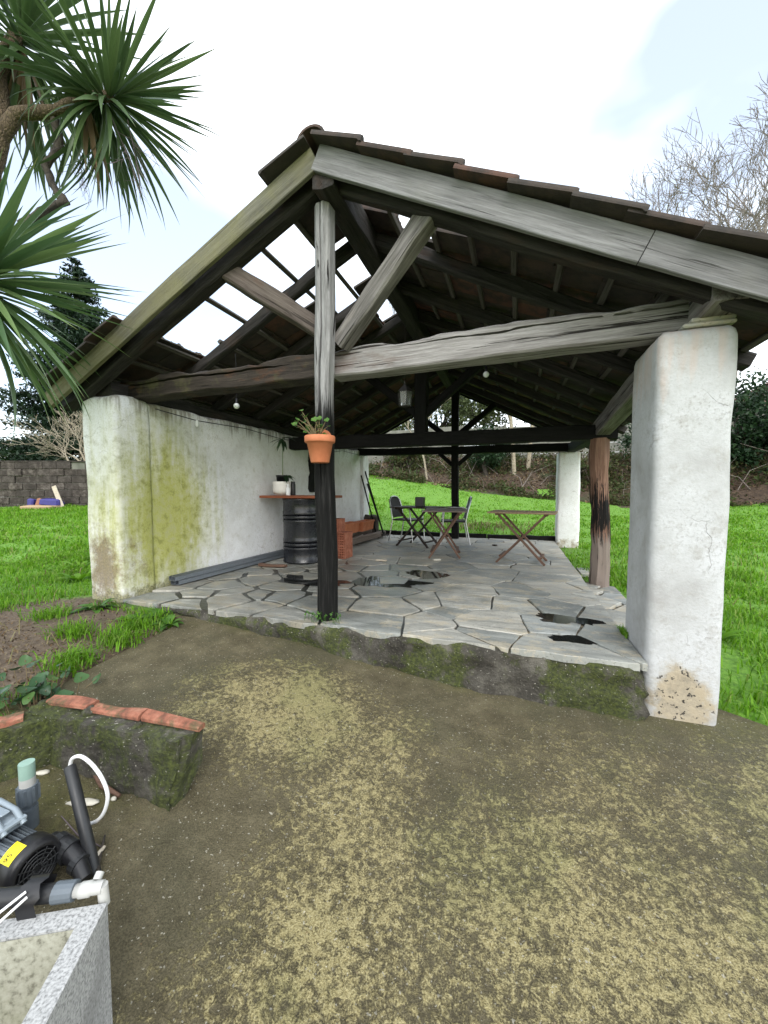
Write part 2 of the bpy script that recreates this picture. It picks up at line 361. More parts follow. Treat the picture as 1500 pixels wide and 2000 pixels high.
def apron():
    g = G('apron_concrete'); p = g.pos()
    n1 = g.noise(1.3, 4, .6, p); n2 = g.noise(7, 7, .72, p); n3 = g.noise(40, 7, .74, p, .5); n4 = g.noise(190, 3, .65, p)
    dark = g.ramp(n2, [(.33, (.082, .069, .037)), (.5, (.135, .115, .066)), (.66, (.195, .168, .10))])
    dark = g.mix(g.step(n1, .42, .62), dark, g.mix(.5, dark, (.085, .085, .050)))
    dark = g.mix(g.ramp(n4, [(.40, .5), (.52, 0.0)]), dark, (.040, .033, .018))
    dark = g.mix(g.ramp(n4, [(.54, 0.0), (.66, .5)]), dark, (.20, .17, .10))
    a = None
    for c, r, w in (((-1.20, 1.82, -.2), (.80, .60, 3), 1.10), ((-.62, 1.45, -.3), (.36, .80, 3), 1.0), ((-.50, 1.0, -.3), (.46, .65, 3), 1.1), ((.35, 1.15, -.3), (1.05, .85, 3), 1.0),
                    ((.5, 1.85, -.3), (.95, .6, 3), .72), ((-.1, .7, -.3), (.9, .5, 3), 1.1), ((1.5, 1.8, -.3), (1.0, .9, 3), .95), ((1.0, 0.2, -.3), (1.5, 1.2, 3), .95)):
        b = g.m('MULTIPLY', g.m('POWER', g.blob(p, c, r), .45), w); a = b if a is None else g.m('MAXIMUM', a, b)
    cov = g.m('ADD', g.m('MULTIPLY', a, .74), g.m('MULTIPLY', g.m('SUBTRACT', n1, .5), .5))
    cov = g.m('ADD', cov, g.m('MULTIPLY', g.m('SUBTRACT', n2, .5), 1.05))
    th = g.m('ADD', cov, g.m('ADD', g.m('MULTIPLY', g.m('SUBTRACT', n3, .5), 2.5), g.m('MULTIPLY', g.m('SUBTRACT', n4, .5), .6)))
    lich = g.m('MULTIPLY', g.step(th, .28, .74), .93)
    pale = g.ramp(n4, [(.36, (.22, .182, .078)), (.5, (.36, .305, .145)), (.64, (.48, .42, .225))])
    pale = g.mix(g.step(n1, .45, .6), pale, g.mix(.5, pale, (.24, .235, .095)))
    c = g.mix(lich, dark, pale)
    X, Y, Z = g.xyz(p)
    ms = g.m('ADD', g.m('MULTIPLY', g.step(Y, 1.95, 2.62), .75), g.m('MULTIPLY', g.blob(p, (-1.75, .95, -.2), (.85, .7, 2)), 1.0))
    ms = g.m('ADD', ms, g.m('MULTIPLY', g.m('SUBTRACT', g.noise(4, 5, .7, p), .5), 1.4))
    c = g.mix(g.m('MULTIPLY', g.step(ms, .5, 1.05), .65), c, g.ramp(n3, [(.35, (.050, .052, .012)), (.65, (.17, .165, .048))]))
    sp = g.step(g.noise(88, 1, .5, p), .70, .73)
    c = g.mix(g.m('MULTIPLY', sp, .75), c, (.50, .47, .38))
    h = g.m('ADD', g.m('MULTIPLY', n3, .8), g.m('ADD', g.m('MULTIPLY', n4, .5), g.m('MULTIPLY', lich, .3)))
    MT['apron_concrete'] = g.done(c, .72, g.bump(h, 1.0, .018), 0, .3)
apron()
def ground_mat():
    g = G('soil_and_turf'); p = g.pos(); n1 = g.noise(1.7, 7, .65, p); n2 = g.noise(24, 7, .7, p)
    soil = g.ramp(n2, [(.3, (.055, .038, .024)), (.55, (.115, .085, .058)), (.75, (.21, .165, .12))])
    turf = g.ramp(n2, [(.3, (.05, .125, .012)), (.55, (.115, .255, .022)), (.75, (.20, .30, .06))])
    k = g.m('ADD', g.m('MULTIPLY', g.blob(p, (-3.5, 1.68, 0), (1.75, 1.0, 2)), 1.7), g.m('MULTIPLY', g.m('SUBTRACT', n1, .5), 1.4))
    c = g.mix(g.step(k, .2, .55), turf, soil)
    MT['soil_and_turf'] = g.done(c, .95, g.bump(n2, .6, .03))
    g = G('leaf_litter'); p = g.pos(); n1 = g.noise(.8, 7, .7, p); n2 = g.noise(9, 7, .7, p)
    c = g.ramp(n2, [(.3, (.020, .013, .008)), (.5, (.055, .034, .020)), (.72, (.11, .075, .045))])
    c = g.mix(g.m('MULTIPLY', g.step(n1, .5, .65), .7), c, (.03, .05, .012))
    MT['leaf_litter'] = g.done(c, .95, g.bump(n2, .8, .08))
ground_mat()
def leaf_mat(name, cols, rough=.5, trans=.25):
    g = G(name); r = g.isl(); n = len(cols)
    c = g.ramp(r, [(i / (n - 1), cc) for i, cc in enumerate(cols)])
    c = g.mix(g.m('MULTIPLY', g.noise(6, 3), .35), c, (0.01, 0.015, 0.005))
    g.done(c, rough, None, 0, .2)
    tr = g.nd('ShaderNodeBsdfTranslucent', {'Color': c}); mxs = g.nd('ShaderNodeMixShader', {0: trans, 1: g.b.outputs[0], 2: tr.outputs[0]})
    g.t.links.new(mxs.outputs[0], g.out.inputs[0]); MT[name] = g.mat
leaf_mat('grass', [(.075, .21, .012), (.16, .37, .016), (.22, .44, .03), (.12, .30, .012), (.32, .44, .10)], .5, .4)
leaf_mat('dry_grass', [(.22, .19, .08), (.30, .25, .13), (.14, .16, .05)], .7, .2)
leaf_mat('broadleaf', [(.05, .12, .03), (.08, .19, .035), (.12, .25, .05)], .4, .25)
leaf_mat('ivy', [(.03, .075, .035), (.055, .12, .05), (.09, .17, .05)], .3, .15)
leaf_mat('evergreen', [(.012, .03, .014), (.022, .05, .022), (.035, .07, .03)], .4, .12)
leaf_mat('bank_leaf', [(.035, .06, .016), (.06, .09, .025), (.10, .10, .04), (.07, .045, .025), (.045, .085, .02)], .6, .2)
leaf_mat('olive_leaf', [(.06, .085, .03), (.09, .12, .045), (.13, .16, .07)], .5, .25)
leaf_mat('needle', [(.008, .022, .012), (.014, .034, .017), (.022, .046, .024)], .5, .05)
leaf_mat('litter_bits', [(.10, .06, .03), (.17, .11, .06), (.25, .20, .12), (.06, .04, .025)], .8, .05)
def cord_mat(name, a, b, tip):
    g = G(name); r = g.rnd(); X, Y, Z = g.xyz(g.oc())
    c = g.mix(r, a, b); c = g.mix(g.m('MULTIPLY', g.noise(3, 4, .5, g.sc(g.jit(g.oc()), (1, 40, 40))), .35), c, tuple(x * .45 for x in a))
    c = g.mix(g.m('MULTIPLY', g.step(X, .86, 1.0), .6), c, tip)
    g.done(c, .38, None, 0, .4)
    tr = g.nd('ShaderNodeBsdfTranslucent', {'Color': c}); mxs = g.nd('ShaderNodeMixShader', {0: .22, 1: g.b.outputs[0], 2: tr.outputs[0]})
    g.t.links.new(mxs.outputs[0], g.out.inputs[0]); MT[name] = g.mat
cord_mat('cordyline_leaf', (.048, .090, .038), (.12, .185, .062), (.16, .12, .05))
cord_mat('cordyline_leaf_near', (.075, .145, .065), (.18, .27, .10), (.20, .17, .06))
cord_mat('dead_leaf', (.16, .11, .06), (.23, .16, .09), (.14, .09, .05))
def bark(name, a, b, sc=9):
    g = G(name); v = g.jit(g.oc()); n = g.noise(sc, 7, .7, g.sc(v, (1, 1, .35))); w = g.vor(sc * 2.2, g.sc(v, (1, 1, .5)), 'DISTANCE_TO_EDGE')
    c = g.ramp(n, [(.3, a), (.7, b)]); c = g.mix(g.ramp(w, [(0, .8), (.08, 0.0)]), c, tuple(x * .35 for x in a))
    MT[name] = g.done(c, .9, g.bump(g.m('ADD', n, w), .8, .03))
bark('bark_cordyline', (.07, .048, .03), (.20, .145, .09), 22); bark('bark_grey', (.16, .13, .11), (.32, .28, .25), 8); bark('bark_pale', (.24, .20, .14), (.42, .37, .28), 8); bark('bark_dark', (.03, .025, .02), (.08, .065, .05), 6)
def tile_mat():
    g = G('roof_tile'); v = g.jit(g.oc()); r = g.rnd(); n = g.noise(7, 7, .68, v); n2 = g.noise(30, 5, .6, v)
    base = g.ramp(r, [(0, (.055, .040, .032)), (.5, (.040, .033, .028)), (.8, (.065, .038, .028)), (.93, (.10, .045, .03)), (1, (.15, .06, .036))])
    c = g.mix(g.m('MULTIPLY', g.step(n, .40, .62), .8), base, (.022, .019, .017))
    up = g.xyz(g.nd('ShaderNodeNewGeometry').outputs['Normal'])[2]
    top = g.m('MULTIPLY', g.step(up, .2, .6), g.step(n, .35, .6))
    c = g.mix(g.m('MULTIPLY', top, .7), c, g.ramp(n2, [(.35, (.05, .046, .03)), (.65, (.24, .22, .16))]))
    MT['roof_tile'] = g.done(c, .85, g.bump(n2, .4, .008))
    g = G('brick_red'); v = g.jit(g.oc()); n = g.noise(14, 7, .7, v)
    MT['brick_red'] = g.done(g.ramp(n, [(.3, (.14, .055, .03)), (.5, (.34, .115, .065)), (.7, (.42, .20, .13))]), .9, g.bump(n, .5, .01))
    g = G('brick_cap'); v = g.pos(); n = g.noise(16, 7, .72, v); n2 = g.noise(7, 6, .7, v)
    c = g.ramp(n, [(.34, (.12, .05, .03)), (.5, (.27, .10, .06)), (.66, (.36, .17, .11))]); c = g.mix(g.m('MULTIPLY', g.step(n2, .48, .60), .8), c, (.07, .07, .03))
    MT['brick_cap'] = g.done(c, .9, g.bump(n, .6, .01))
    g = G('terracotta'); v = g.jit(g.oc()); n = g.noise(9, 6, .6, v); n2 = g.noise(60, 3, .5, v)
    c = g.ramp(n, [(.3, (.40, .125, .05)), (.6, (.52, .18, .082)), (.8, (.56, .25, .15))])
    MT['terracotta'] = g.done(c, .75, g.bump(n2, .15, .003))
tile_mat()
def block_mat():
    g = G('old_block'); v = g.pos(); n = g.noise(6, 8, .75, v); n2 = g.noise(30, 4, .6, v); r = g.rnd()
    c = g.ramp(n, [(.34, (.020, .015, .012)), (.5, (.055, .044, .037)), (.66, (.15, .13, .115))])
    c = g.mix(g.m('MULTIPLY', r, .7), c, (.03, .024, .020)); MT['old_block'] = g.done(c, .95, g.bump(g.m('ADD', n, n2), .6, .02))
    g = G('panel_concrete'); v = g.pos(); n = g.noise(1.4, 8, .7, g.sc(v, (1, 1, .5))); c = g.ramp(n, [(.3, (.09, .095, .075)), (.55, (.20, .20, .17)), (.75, (.31, .31, .28))])
    MT['panel_concrete'] = g.done(c, .95, g.bump(n, .4, .03))
    g = G('granite'); v = g.oc(); n = g.noise(150, 3, .6, v); n2 = g.noise(4, 6, .6, v); n3 = g.vor(160, v)
    c = g.ramp(n, [(.34, (.16, .16, .16)), (.46, (.30, .303, .30)), (.62, (.42, .422, .42))])
    c = g.mix(g.m('MULTIPLY', g.step(n2, .52, .66), .5), c, (.16, .16, .16)); MT['granite'] = g.done(c, .8, g.bump(n, .25, .004))
    g = G('granite_inside'); v = g.oc(); n = g.noise(75, 3, .6, v); n2 = g.noise(3.5, 6, .65, v)
    c = g.ramp(n, [(.32, (.15, .145, .11)), (.45, (.29, .285, .225)), (.65, (.36, .355, .29))])
    c = g.mix(g.m('MULTIPLY', g.step(n2, .45, .65), .4), c, (.20, .21, .11)); MT['granite_inside'] = g.done(c, .8, g.bump(n, .25, .004))
block_mat()
plain('aluminium', (.62, .63, .65), .32, .9, .05, 40); plain('galvanised', (.26, .29, .33), .42, .7, .15, 60)
plain('black_plastic', (.012, .012, .014), .38, 0, .2, 40, .03); plain('black_rubber', (.018, .019, .021), .45, 0, .2, 60, .05)
plain('black_paint', (.010, .011, .014), .28, 0, .15, 12, .04); plain('black_weave', (.014, .014, .015), .6, 0, .3, 200, .4)
plain('motor_grey', (.15, .175, .20), .4, .3, .1, 50); plain('motor_blue_grey', (.24, .285, .32), .4, .1, .08, 30)
plain('pvc_grey', (.10, .12, .14), .45, 0, .15, 40); plain('pvc_white', (.42, .42, .40), .5, 0, .1, 30); plain('pvc_green', (.24, .36, .30), .5, 0, .12, 30)
plain('white_cable', (.78, .78, .78), .4, 0, .03, 30); plain('white_ceramic', (.72, .69, .66), .35, 0, .06, 14, .1); plain('white_plastic', (.8, .8, .82), .35, 0, .03, 20)
plain('soil', (.045, .032, .022), .95, 0, .4, 60, .8); plain('blue_plastic', (.03, .026, .17), .5, 0, .25, 9, .3); plain('orange_plastic', (.26, .11, .06), .6, 0, .15, 20)
plain('yellow_sticker', (.88, .72, .01), .4, 0, .02, 20, 0); plain('ink', (.03, .025, .01), .6, 0, .05); plain('iron', (.045, .040, .036), .55, .6, .3, 40, .3)
plain('clear_glass_bulb', (.75, .78, .78), .08, 0, .02, 5, 0); plain('pebble', (.55, .52, .44), .8, 0, .2, 20); plain('house_wall', (.55, .36, .27), .9, 0, .08, 3); plain('dry_twig', (.14, .11, .12), .9, 0, .3, 20)
plain('plant_stem', (.16, .12, .06), .8, 0, .2, 40); plain('green_stem', (.12, .17, .06), .6, 0, .2, 40); plain('tarp_roof', (.20, .10, .07), .9)
plain('tan_litter', (.34, .24, .14), .9, 0, .2, 30)
def glass_mat():
    g = G('lantern_glass'); g.done((.75, .78, .76), .12); g.b.inputs['Transmission Weight'].default_value = .85; MT['lantern_glass'] = g.mat
    g = G('water'); n = g.noise(3, 2, .5, g.pos()); g.done((.012, .013, .012), .05, None); g.b.inputs['Specular IOR Level'].default_value = .55; MT['water'] = g.mat
glass_mat()

# ------------------------------------------------------------------ terrain
XR, ZR, SL = -1.28, 3.25, .497       # ridge x, height, roof slope
FX0, FX1, FY0, FY1 = -3.40, .73, 2.50, 8.20      # stone floor
def zg(x, y):
    return np.interp(x, [-3.5, -3.02, -2.29, -1.35, -.39, .15, .73, 1.5], [-.03, -.05, -.1, -.2, -.3, -.32, -.32, -.34]) - .05 * (2.5 - y)
ctrl = []
for x in (-5, -4, -3.3, -2.6, -1.9, -1.2, -.4, .4, 1.2, 2.2, 4):
    for y in (-4, -1, .8, 1.7, 2.5):
        ctrl.append((x, y, float(zg(x, y))))
ctrl += [(-4.1, 3.5, .0), (-4.1, 6, .1), (-4.1, 8.5, .12), (-6.6, 3.2, .03), (-8, 5, .22), (-1.3, 5, -.3), (-3, 8.7, -.08), (-1, 8.7, -.12), (1, 8.7, -.12), (1.2, 3.1, -.31), (1.3, 4.4, -.25),
         (1.2, 5.5, -.20), (1.1, 6.6, -.14), (1.0, 7.8, -.10), (2.6, 3, -.33), (3, 5, -.2), (-5.98, 15.99, 1.66), (-2.1, 15.7, 1.04), (1.27, 15.25, .66), (3.9, 15.1, .46), (6.8, 14, .55), (10, 12, .5),
         (-4, 12, .55), (-1, 12, .25), (2, 11, .1), (5, 9, .05), (-14.1, 6.9, .51), (-11.9, 7.6, .54), (-10, 11, .9), (-9, 14, 1.5), (-18, 11, .5), (-17, 4, .3), (-10, 0, .1), (9, 3, -.2), (9, -5, -.4), (-9, -5, -.2)]
cp = np.array(ctrl)
def _phi(r2): return np.sqrt(r2 + .25)
_A = np.zeros((len(cp) + 3, len(cp) + 3)); _d2 = ((cp[:, None, :2] - cp[None, :, :2]) ** 2).sum(-1)
_A[:-3, :-3] = _phi(_d2) + np.eye(len(cp)) * -.02; _A[:-3, -3] = 1; _A[:-3, -2:] = cp[:, :2]; _A[-3, :-3] = 1; _A[-2:, :-3] = cp[:, :2].T
_W = np.linalg.solve(_A, np.concatenate([cp[:, 2], [0, 0, 0]]))
FOOT = [(-60, 22), (-14, 18.5), (-8.5, 17.0), (-5.98, 15.99), (-2.1, 15.7), (1.27, 15.25), (3.9, 15.1), (6.8, 14), (12, 11.5), (40, 4)]
def foot_y(x): return np.interp(x, [p[0] for p in FOOT], [p[1] for p in FOOT])
def H(x, y):
    x = np.atleast_1d(np.asarray(x, float)); y = np.atleast_1d(np.asarray(y, float))
    yc = np.minimum(y, foot_y(x)); xc = np.clip(x, -30, 25)
    q = _phi((xc[:, None] - cp[None, :, 0]) ** 2 + (yc[:, None] - cp[None, :, 1]) ** 2) @ _W[:-3] + _W[-3] + xc * _W[-2] + yc * _W[-1]
    up = np.clip((y - foot_y(x)) / 3.8, 0, 1); lift = np.interp(x, [-16, -8, -4, 5, 10], [.0, .55, 1.35, 2.0, 2.2])
    return q + lift * (up * up * (3 - 2 * up))
def h1(x, y): return float(H(x, y)[0])
APRON = [(-2.80, 2.52), (-2.58, 2.33), (-2.545, 2.1), (-2.55, 1.89), (-2.53, 1.6), (-2.50, 1.41), (-2.33, 1.25), (-2.6, .95), (-3.2, .6), (-3.2, -3), (5, -3), (5, 1.2), (3.2, 1.85), (2.2, 2.28), (1.62, 2.56), (1.36, 2.68), (1.16, 2.80), (.9, 2.9), (-.5, 2.7), (-2.7, 2.7)]
def inpoly(x, y, poly):
    x = np.asarray(x); y = np.asarray(y); r = np.zeros(x.shape, bool); j = len(poly) - 1
    for i in range(len(poly)):
        xi, yi = poly[i]; xj, yj = poly[j]
        c = ((yi > y) != (yj > y)) & (x < (xj - xi) * (y - yi) / (yj - yi + 1e-12) + xi); r ^= c; j = i
    return r
def axis_vals(lo, a, b, hi, st, grow=1.18):
    v = list(np.arange(a, b + 1e-6, st)); d = st
    while v[-1] < hi: d *= grow; v.append(v[-1] + d)
    d = st
    while v[0] > lo: d *= grow; v.insert(0, v[0] - d)
    return np.array(v)
gx = axis_vals(-220, -6, 4, 220, .13); gy = axis_vals(-60, -1, 10, 260, .13)
GX, GY = np.meshgrid(gx, gy); gz = H(GX.ravel(), GY.ravel()).reshape(GX.shape)
gz += np.array([noise.noise(Vector((a * 1.7, b * 1.7, 0))) * .02 for a, b in zip(GX.ravel(), GY.ravel())]).reshape(GX.shape)
ap = inpoly(GX, GY, APRON); gz[ap] -= .10
sh = (GX > -3.7) & (GX < .72) & (GY > 2.52) & (GY < 8.25); gz[sh] -= .35
nx, ny = len(gx), len(gy); ii = np.arange(nx * ny).reshape(ny, nx)
quads = np.stack([ii[:-1, :-1].ravel(), ii[:-1, 1:].ravel(), ii[1:, 1:].ravel(), ii[1:, :-1].ravel()], 1)
gme = np_mesh('ground', np.stack([GX.ravel(), GY.ravel(), gz.ravel()], 1), quads, True)
gme.materials.append(MT['soil_and_turf']); gme.materials.append(MT['leaf_litter'])
cxm = (GX[:-1, :-1] + GX[1:, 1:]).ravel() / 2; cym = (GY[:-1, :-1] + GY[1:, 1:]).ravel() / 2
gme.polygons.foreach_set('material_index', (cym > foot_y(cxm) + .1 + .5 * np.sin(cxm * 1.3)).astype(np.int32))
tag(obj('ground', gme), kind='structure')

# concrete apron: one clean sheet, draped, with a skirt
pts = [Vector(p) for p in APRON]; npoly = len(pts); xs = []
for x in np.arange(-3.1, 5, .22):
    for y in np.arange(-2.9, 2.7, .22):
        if inpoly(np.array([x]), np.array([y]), APRON)[0]: xs.append(Vector((x, y)))
vo, eo, fo, _, _, _ = delaunay_2d_cdt(pts + xs, [(i, (i + 1) % npoly) for i in range(npoly)], [], 1, 1e-4)
hz = H([v.x for v in vo], [v.y for v in vo])
vv = [(v.x, v.y, float(z) + .006 * noise.noise(Vector((v.x * 3, v.y * 3, 4)))) for v, z in zip(vo, hz)]; ff = [tuple(f) for f in fo]
mb = MB(); mb.add(vv, ff, True)
sk = [(p[0], p[1], h1(*p)) for p in APRON]; mb.add(sk + [(a, b, c - .15) for a, b, c in sk], [(i, i + npoly, (i + 1) % npoly + npoly, (i + 1) % npoly) for i in range(npoly)])
tag(mb.build('concrete_apron', MT['apron_concrete']), kind='structure')

# ------------------------------------------------------------------ stone floor: bed + flagstones
def bed(name, x0, x1, y0, y1, z, zb, mat):
    mb = MB(); vs = []; fs = []; per = []
    def edge(ax, ay, bx, by, n):
        for i in range(n): per.append((ax + (bx - ax) * i / n, ay + (by - ay) * i / n))
    edge(x0, y0, x1, y0, 90); edge(x1, y0, x1, y1, 60); edge(x1, y1, x0, y1, 30); edge(x0, y1, x0, y0, 30)
    lv = [0, -.03, -.06, -.1, -.15, -.2, -.26, -.33, zb]; n = len(per)
    for k, dz in enumerate(lv):
        for (x, y) in per:
            am = .05 if k else .0
            d = am * (noise.noise(Vector((x * 4, y * 4, dz * 9))) + .6 * noise.noise(Vector((x * 13, y * 13, dz * 25))))
            oy = -d - .028 if y == y0 else 0; ox = d if x == x1 else 0
            if k == 0: oy = -.0
            vs.append((x + ox, y + oy + (.03 if y == y0 else 0), z + dz))
    for k in range(len(lv) - 1):
        for i in range(n): j = (i + 1) % n; fs.append((k * n + i, (k + 1) * n + i, (k + 1) * n + j, k * n + j))
    mb.add(vs, fs, True); me = mb.mesh(name); me.materials.append(mat)
    return me
bm_ = bed('stone_floor', FX0, FX1, FY0, FY1, -.013, -.7, MT['mossy_concrete'])
floor = tag(obj('stone_floor', bm_), kind='structure')
mb = MB(); mb.add([(FX0, FY0 + .03, -.0115), (FX1 - .01, FY0 + .03, -.0115), (FX1 - .01, FY1, -.0115), (FX0, FY1, -.0115)], [(0, 1, 2, 3)])
mb.build('mortar_bed', MT['mortar'], floor)

def clip(poly, n, d):     # keep points with n.p <= d
    out = []
    for i in range(len(poly)):
        a, b = poly[i], poly[(i + 1) % len(poly)]; da = n[0] * a[0] + n[1] * a[1] - d; db = n[0] * b[0] + n[1] * b[1] - d
        if da <= 0: out.append(a)
        if da * db < 0: t = da / (da - db); out.append((a[0] + (b[0] - a[0]) * t, a[1] + (b[1] - a[1]) * t))
    return out
def paving(rect, r_near, r_far, joint, zf, parent, name='flagstone', seed=3):
    rs = random.Random(seed); x0, x1, y0, y1 = rect; S = []
    def rad(x, y): t = (y - y0) / max(.1, (y1 - y0)); return r_near(x, y) * (1 - t) + r_far * t
    for _ in range(9000):
        x, y = rs.uniform(x0, x1), rs.uniform(y0, y1); r = rad(x, y)
        if all(((x - a) * .78) ** 2 + (y - b) ** 2 > (.5 * (r + q)) ** 2 for a, b, q in S): S.append((x, y, r * rs.choice((.45, .65, .9, 1.15, 1.5))))
    for i, (x, y, r) in enumerate(S):
        j = joint(x, y, rs); P = [(x0, y0), (x1, y0), (x1, y1), (x0, y1)]
        for k, (a, b, q) in enumerate(S):
            if k == i: continue
            dx, dy = a - x, b - y; L = math.hypot(dx, dy)
            if L > 3.0: continue
            n = (dx / L, dy / L); sh_ = L / 2 + (r * r - q * q) * .10 / L
            P = clip(P, n, n[0] * x + n[1] * y + sh_ - j)
            if len(P) < 3: break
        if len(P) < 3: continue
        Q = []
        for m in range(len(P)):
            a, b = P[m], P[(m + 1) % len(P)]; L = math.hypot(b[0] - a[0], b[1] - a[1]); c = max(1, int(L / .09))
            for t in range(c):
                px, py = a[0] + (b[0] - a[0]) * t / c, a[1] + (b[1] - a[1]) * t / c
                e = .030 if j > .012 else .016
                if not (abs(py - y0) < .002 or abs(px - x1) < .002):
                    px += e * noise.noise(Vector((px * 7, py * 7, i * .3))); py += e * noise.noise(Vector((px * 7, py * 7, 9 + i * .3)))
                else:
                    py += .030 * noise.noise(Vector((px * 5, 3.3, 0))) + .012 * noise.noise(Vector((px * 19, 3.3, 0)))
                Q.append((px, py))
        if len(Q) < 3: continue
        A = .5 * abs(sum(Q[m][0] * Q[(m + 1) % len(Q)][1] - Q[(m + 1) % len(Q)][0] * Q[m][1] for m in range(len(Q))))
        if A < .006: continue
        cx = sum(p[0] for p in Q) / len(Q); cy = sum(p[1] for p in Q) / len(Q)
        tx, ty = rs.gauss(0, .009), rs.gauss(0, .009); dz = rs.uniform(-.005, .003); z0 = zf(cx, cy)
        n = len(Q); vs = []
        for ins, zz in ((0, -.045), (0, -.005), (.005, 0)):
            for (px, py) in Q:
                L = math.hypot(px - cx, py - cy) + 1e-6; f = max(0, 1 - ins / L)
                lx, ly = (px - cx) * f, (py - cy) * f; vs.append((lx, ly, zz + dz + lx * tx + ly * ty))
        fs = [(k * n + m, k * n + (m + 1) % n, (k + 1) * n + (m + 1) % n, (k + 1) * n + m) for k in range(2) for m in range(n)] + [tuple(range(2 * n, 3 * n))]
        me = bpy.data.meshes.new(name); me.from_pydata(vs, [], fs); me.update()
        obj(name, me, MT['slate'], parent, Matrix.Translation((cx, cy, z0)))
def jnt(x, y, rs):
    w = min(1, 1.5 * max(0, 1 - math.hypot((x + 2.2) / 1.7, (y - 3.5) / 1.6)))
    return rs.choice((.003, .005, .007, .011)) + w * rs.uniform(.006, .036)
paving((FX0, FX1, FY0 + .012, FY1), lambda x, y: .27 if x < -1.5 else .31, .38, jnt, lambda x, y: 0.0, floor)
strip = MB(); strip.add([(.735, 3.0, -.16), (1.16, 3.05, -.2), (1.12, 5.35, -.2), (.735, 5.5, -.16), (.735, 3.0, -.5), (1.16, 3.05, -.5), (1.12, 5.35, -.5), (.735, 5.5, -.5)], [(0, 1, 2, 3), (0, 4, 5, 1), (1, 5, 6, 2), (2, 6, 7, 3)])
sfl = tag(strip.build('paving_strip', MT['mortar']), kind='structure')
paving((.745, 1.15, 3.02, 5.3), lambda x, y: .28, .30, lambda x, y, rs: rs.uniform(.004, .014), lambda x, y: -.145 - (x - .74) * .09, sfl, seed=8)
paving((.85, 1.2, 5.75, 6.2), lambda x, y: .3, .3, lambda x, y, rs: .01, lambda x, y: -.13, sfl, seed=4)
def puddle(cx, cy, rx, ry, seed, lab):
    n = 46; vs = []
    for k in range(n):
        a = 2 * math.pi * k / n; r = 1 + .5 * noise.noise(Vector((math.cos(a) * 1.6, math.sin(a) * 1.6, seed))) + .22 * noise.noise(Vector((math.cos(a) * 5, math.sin(a) * 5, seed + 3)))
        vs.append((cx + 1.25 * rx * r * math.cos(a), cy + 1.25 * ry * r * math.sin(a), .0006))
    me = bpy.data.meshes.new('puddle'); me.from_pydata(vs, [], [tuple(range(n))]); tag(obj('puddle', me, MT['water']), lab, None, None, 'structure')
puddle(-1.30, 3.93, .30, .17, 2.2, 'dark puddle in the middle of the stone floor'); puddle(-1.0, 4.40, .24, .16, 5.1, 'small puddle behind the larger one on the stone floor')
puddle(.36, 3.22, .17, .09, 8.8, 'thin puddle on the flagstones near the front pillar'); puddle(.36, 2.80, .13, .06, 3.6, 'tiny puddle by the front edge of the floor')
puddle(-2.15, 3.72, .34, .16, 11.3, 'dark wet puddle in the joints near the drum')

# ------------------------------------------------------------------ the shed
shed = empty('open_shed', (XR, 2.5, 0), 'open-sided shed with white plastered wall and pillars and a broken tiled timber roof', 'shed')
def lumpy(name, x0, x1, y0, y1, z0, z1, mat, step=.09, r=.05, amp=.012, top_r=.05, skew=0.0, ztop=None, prow=0.0):
    per = []; cs = [(x1 - r, y0 + r, -90), (x1 - r, y1 - r, 0), (x0 + r, y1 - r, 90), (x0 + r, y0 + r, 180)]
    for ci, (cx, cy, a0) in enumerate(cs):
        for k in range(5): a = R(a0 + 22.5 * k); per.append((cx + r * math.cos(a), cy + r * math.sin(a), math.cos(a), math.sin(a)))
        nxc = cs[(ci + 1) % 4]; a = R(a0 + 90); ax, ay = cx + r * math.cos(a), cy + r * math.sin(a); bx, by = nxc[0] + r * math.cos(R(nxc[2])), nxc[1] + r * math.sin(R(nxc[2]))
        L = math.hypot(bx - ax, by - ay); m = max(1, int(L / step))
        for k in range(1, m): per.append((ax + (bx - ax) * k / m, ay + (by - ay) * k / m, math.cos(a), math.sin(a)))
    n = len(per); mz = max(4, int((z1 - z0) / step)); lv = [(z0 + (z1 - top_r - z0) * k / mz, 0) for k in range(mz + 1)] + [(z1 - top_r * (1 - math.sin(R(a))), top_r * (1 - math.cos(R(a)))) for a in (30, 60, 90)]
    vs = []; fs = []
    for z, ins in lv:
        for (x, y, nx_, ny_) in per:
            d = amp * (noise.noise(Vector((x * 2.2, y * 2.2, z * 2.2))) * 1.4 + .5 * noise.noise(Vector((x * 7, y * 7, z * 7)))) - ins
            zt = z
            if ztop and z > z1 - .5: zt = z + (z - (z1 - .5)) / .5 * ztop(x, y)
            vs.append((x + nx_ * d + skew * (y - y0), y + ny_ * d, zt))
    for k in range(len(lv) - 1):
        for i in range(n): j = (i + 1) % n; fs.append((k * n + i, k * n + j, (k + 1) * n + j, (k + 1) * n + i))
    fs.append(tuple(range((len(lv) - 1) * n, len(lv) * n)))
    mb = MB(); mb.add(vs, fs, True); return mb.build(name, mat, shed)
lumpy('wall', -3.80, -3.435, 2.84, 8.18, -.25, 1.86, MT['plaster_wall'], .11, .03, .010, .03, .024, lambda x, y: .05 * noise.noise(Vector((y * 2.6, 1, 0))))
tag(lumpy('pier', -3.84, -3.41, 2.50, 2.875, -.30, 1.87, MT['plaster_wall'], .07, .05, .008, .05, 0, lambda x, y: .03 * noise.noise(Vector((x * 5, y * 5, 0)))), 'stained front end of the long wall')
lumpy('pier', -3.76, -3.24, 8.0, 8.35, -.25, 1.80, MT['plaster_back'], .1, .03, .008, .03)
tag(lumpy('pillar', .735, 1.10, 2.57, 3.08, -.55, 1.89, MT['plaster_front'], .06, .045, .006, .06), 'thick white front pillar with flaking foot')
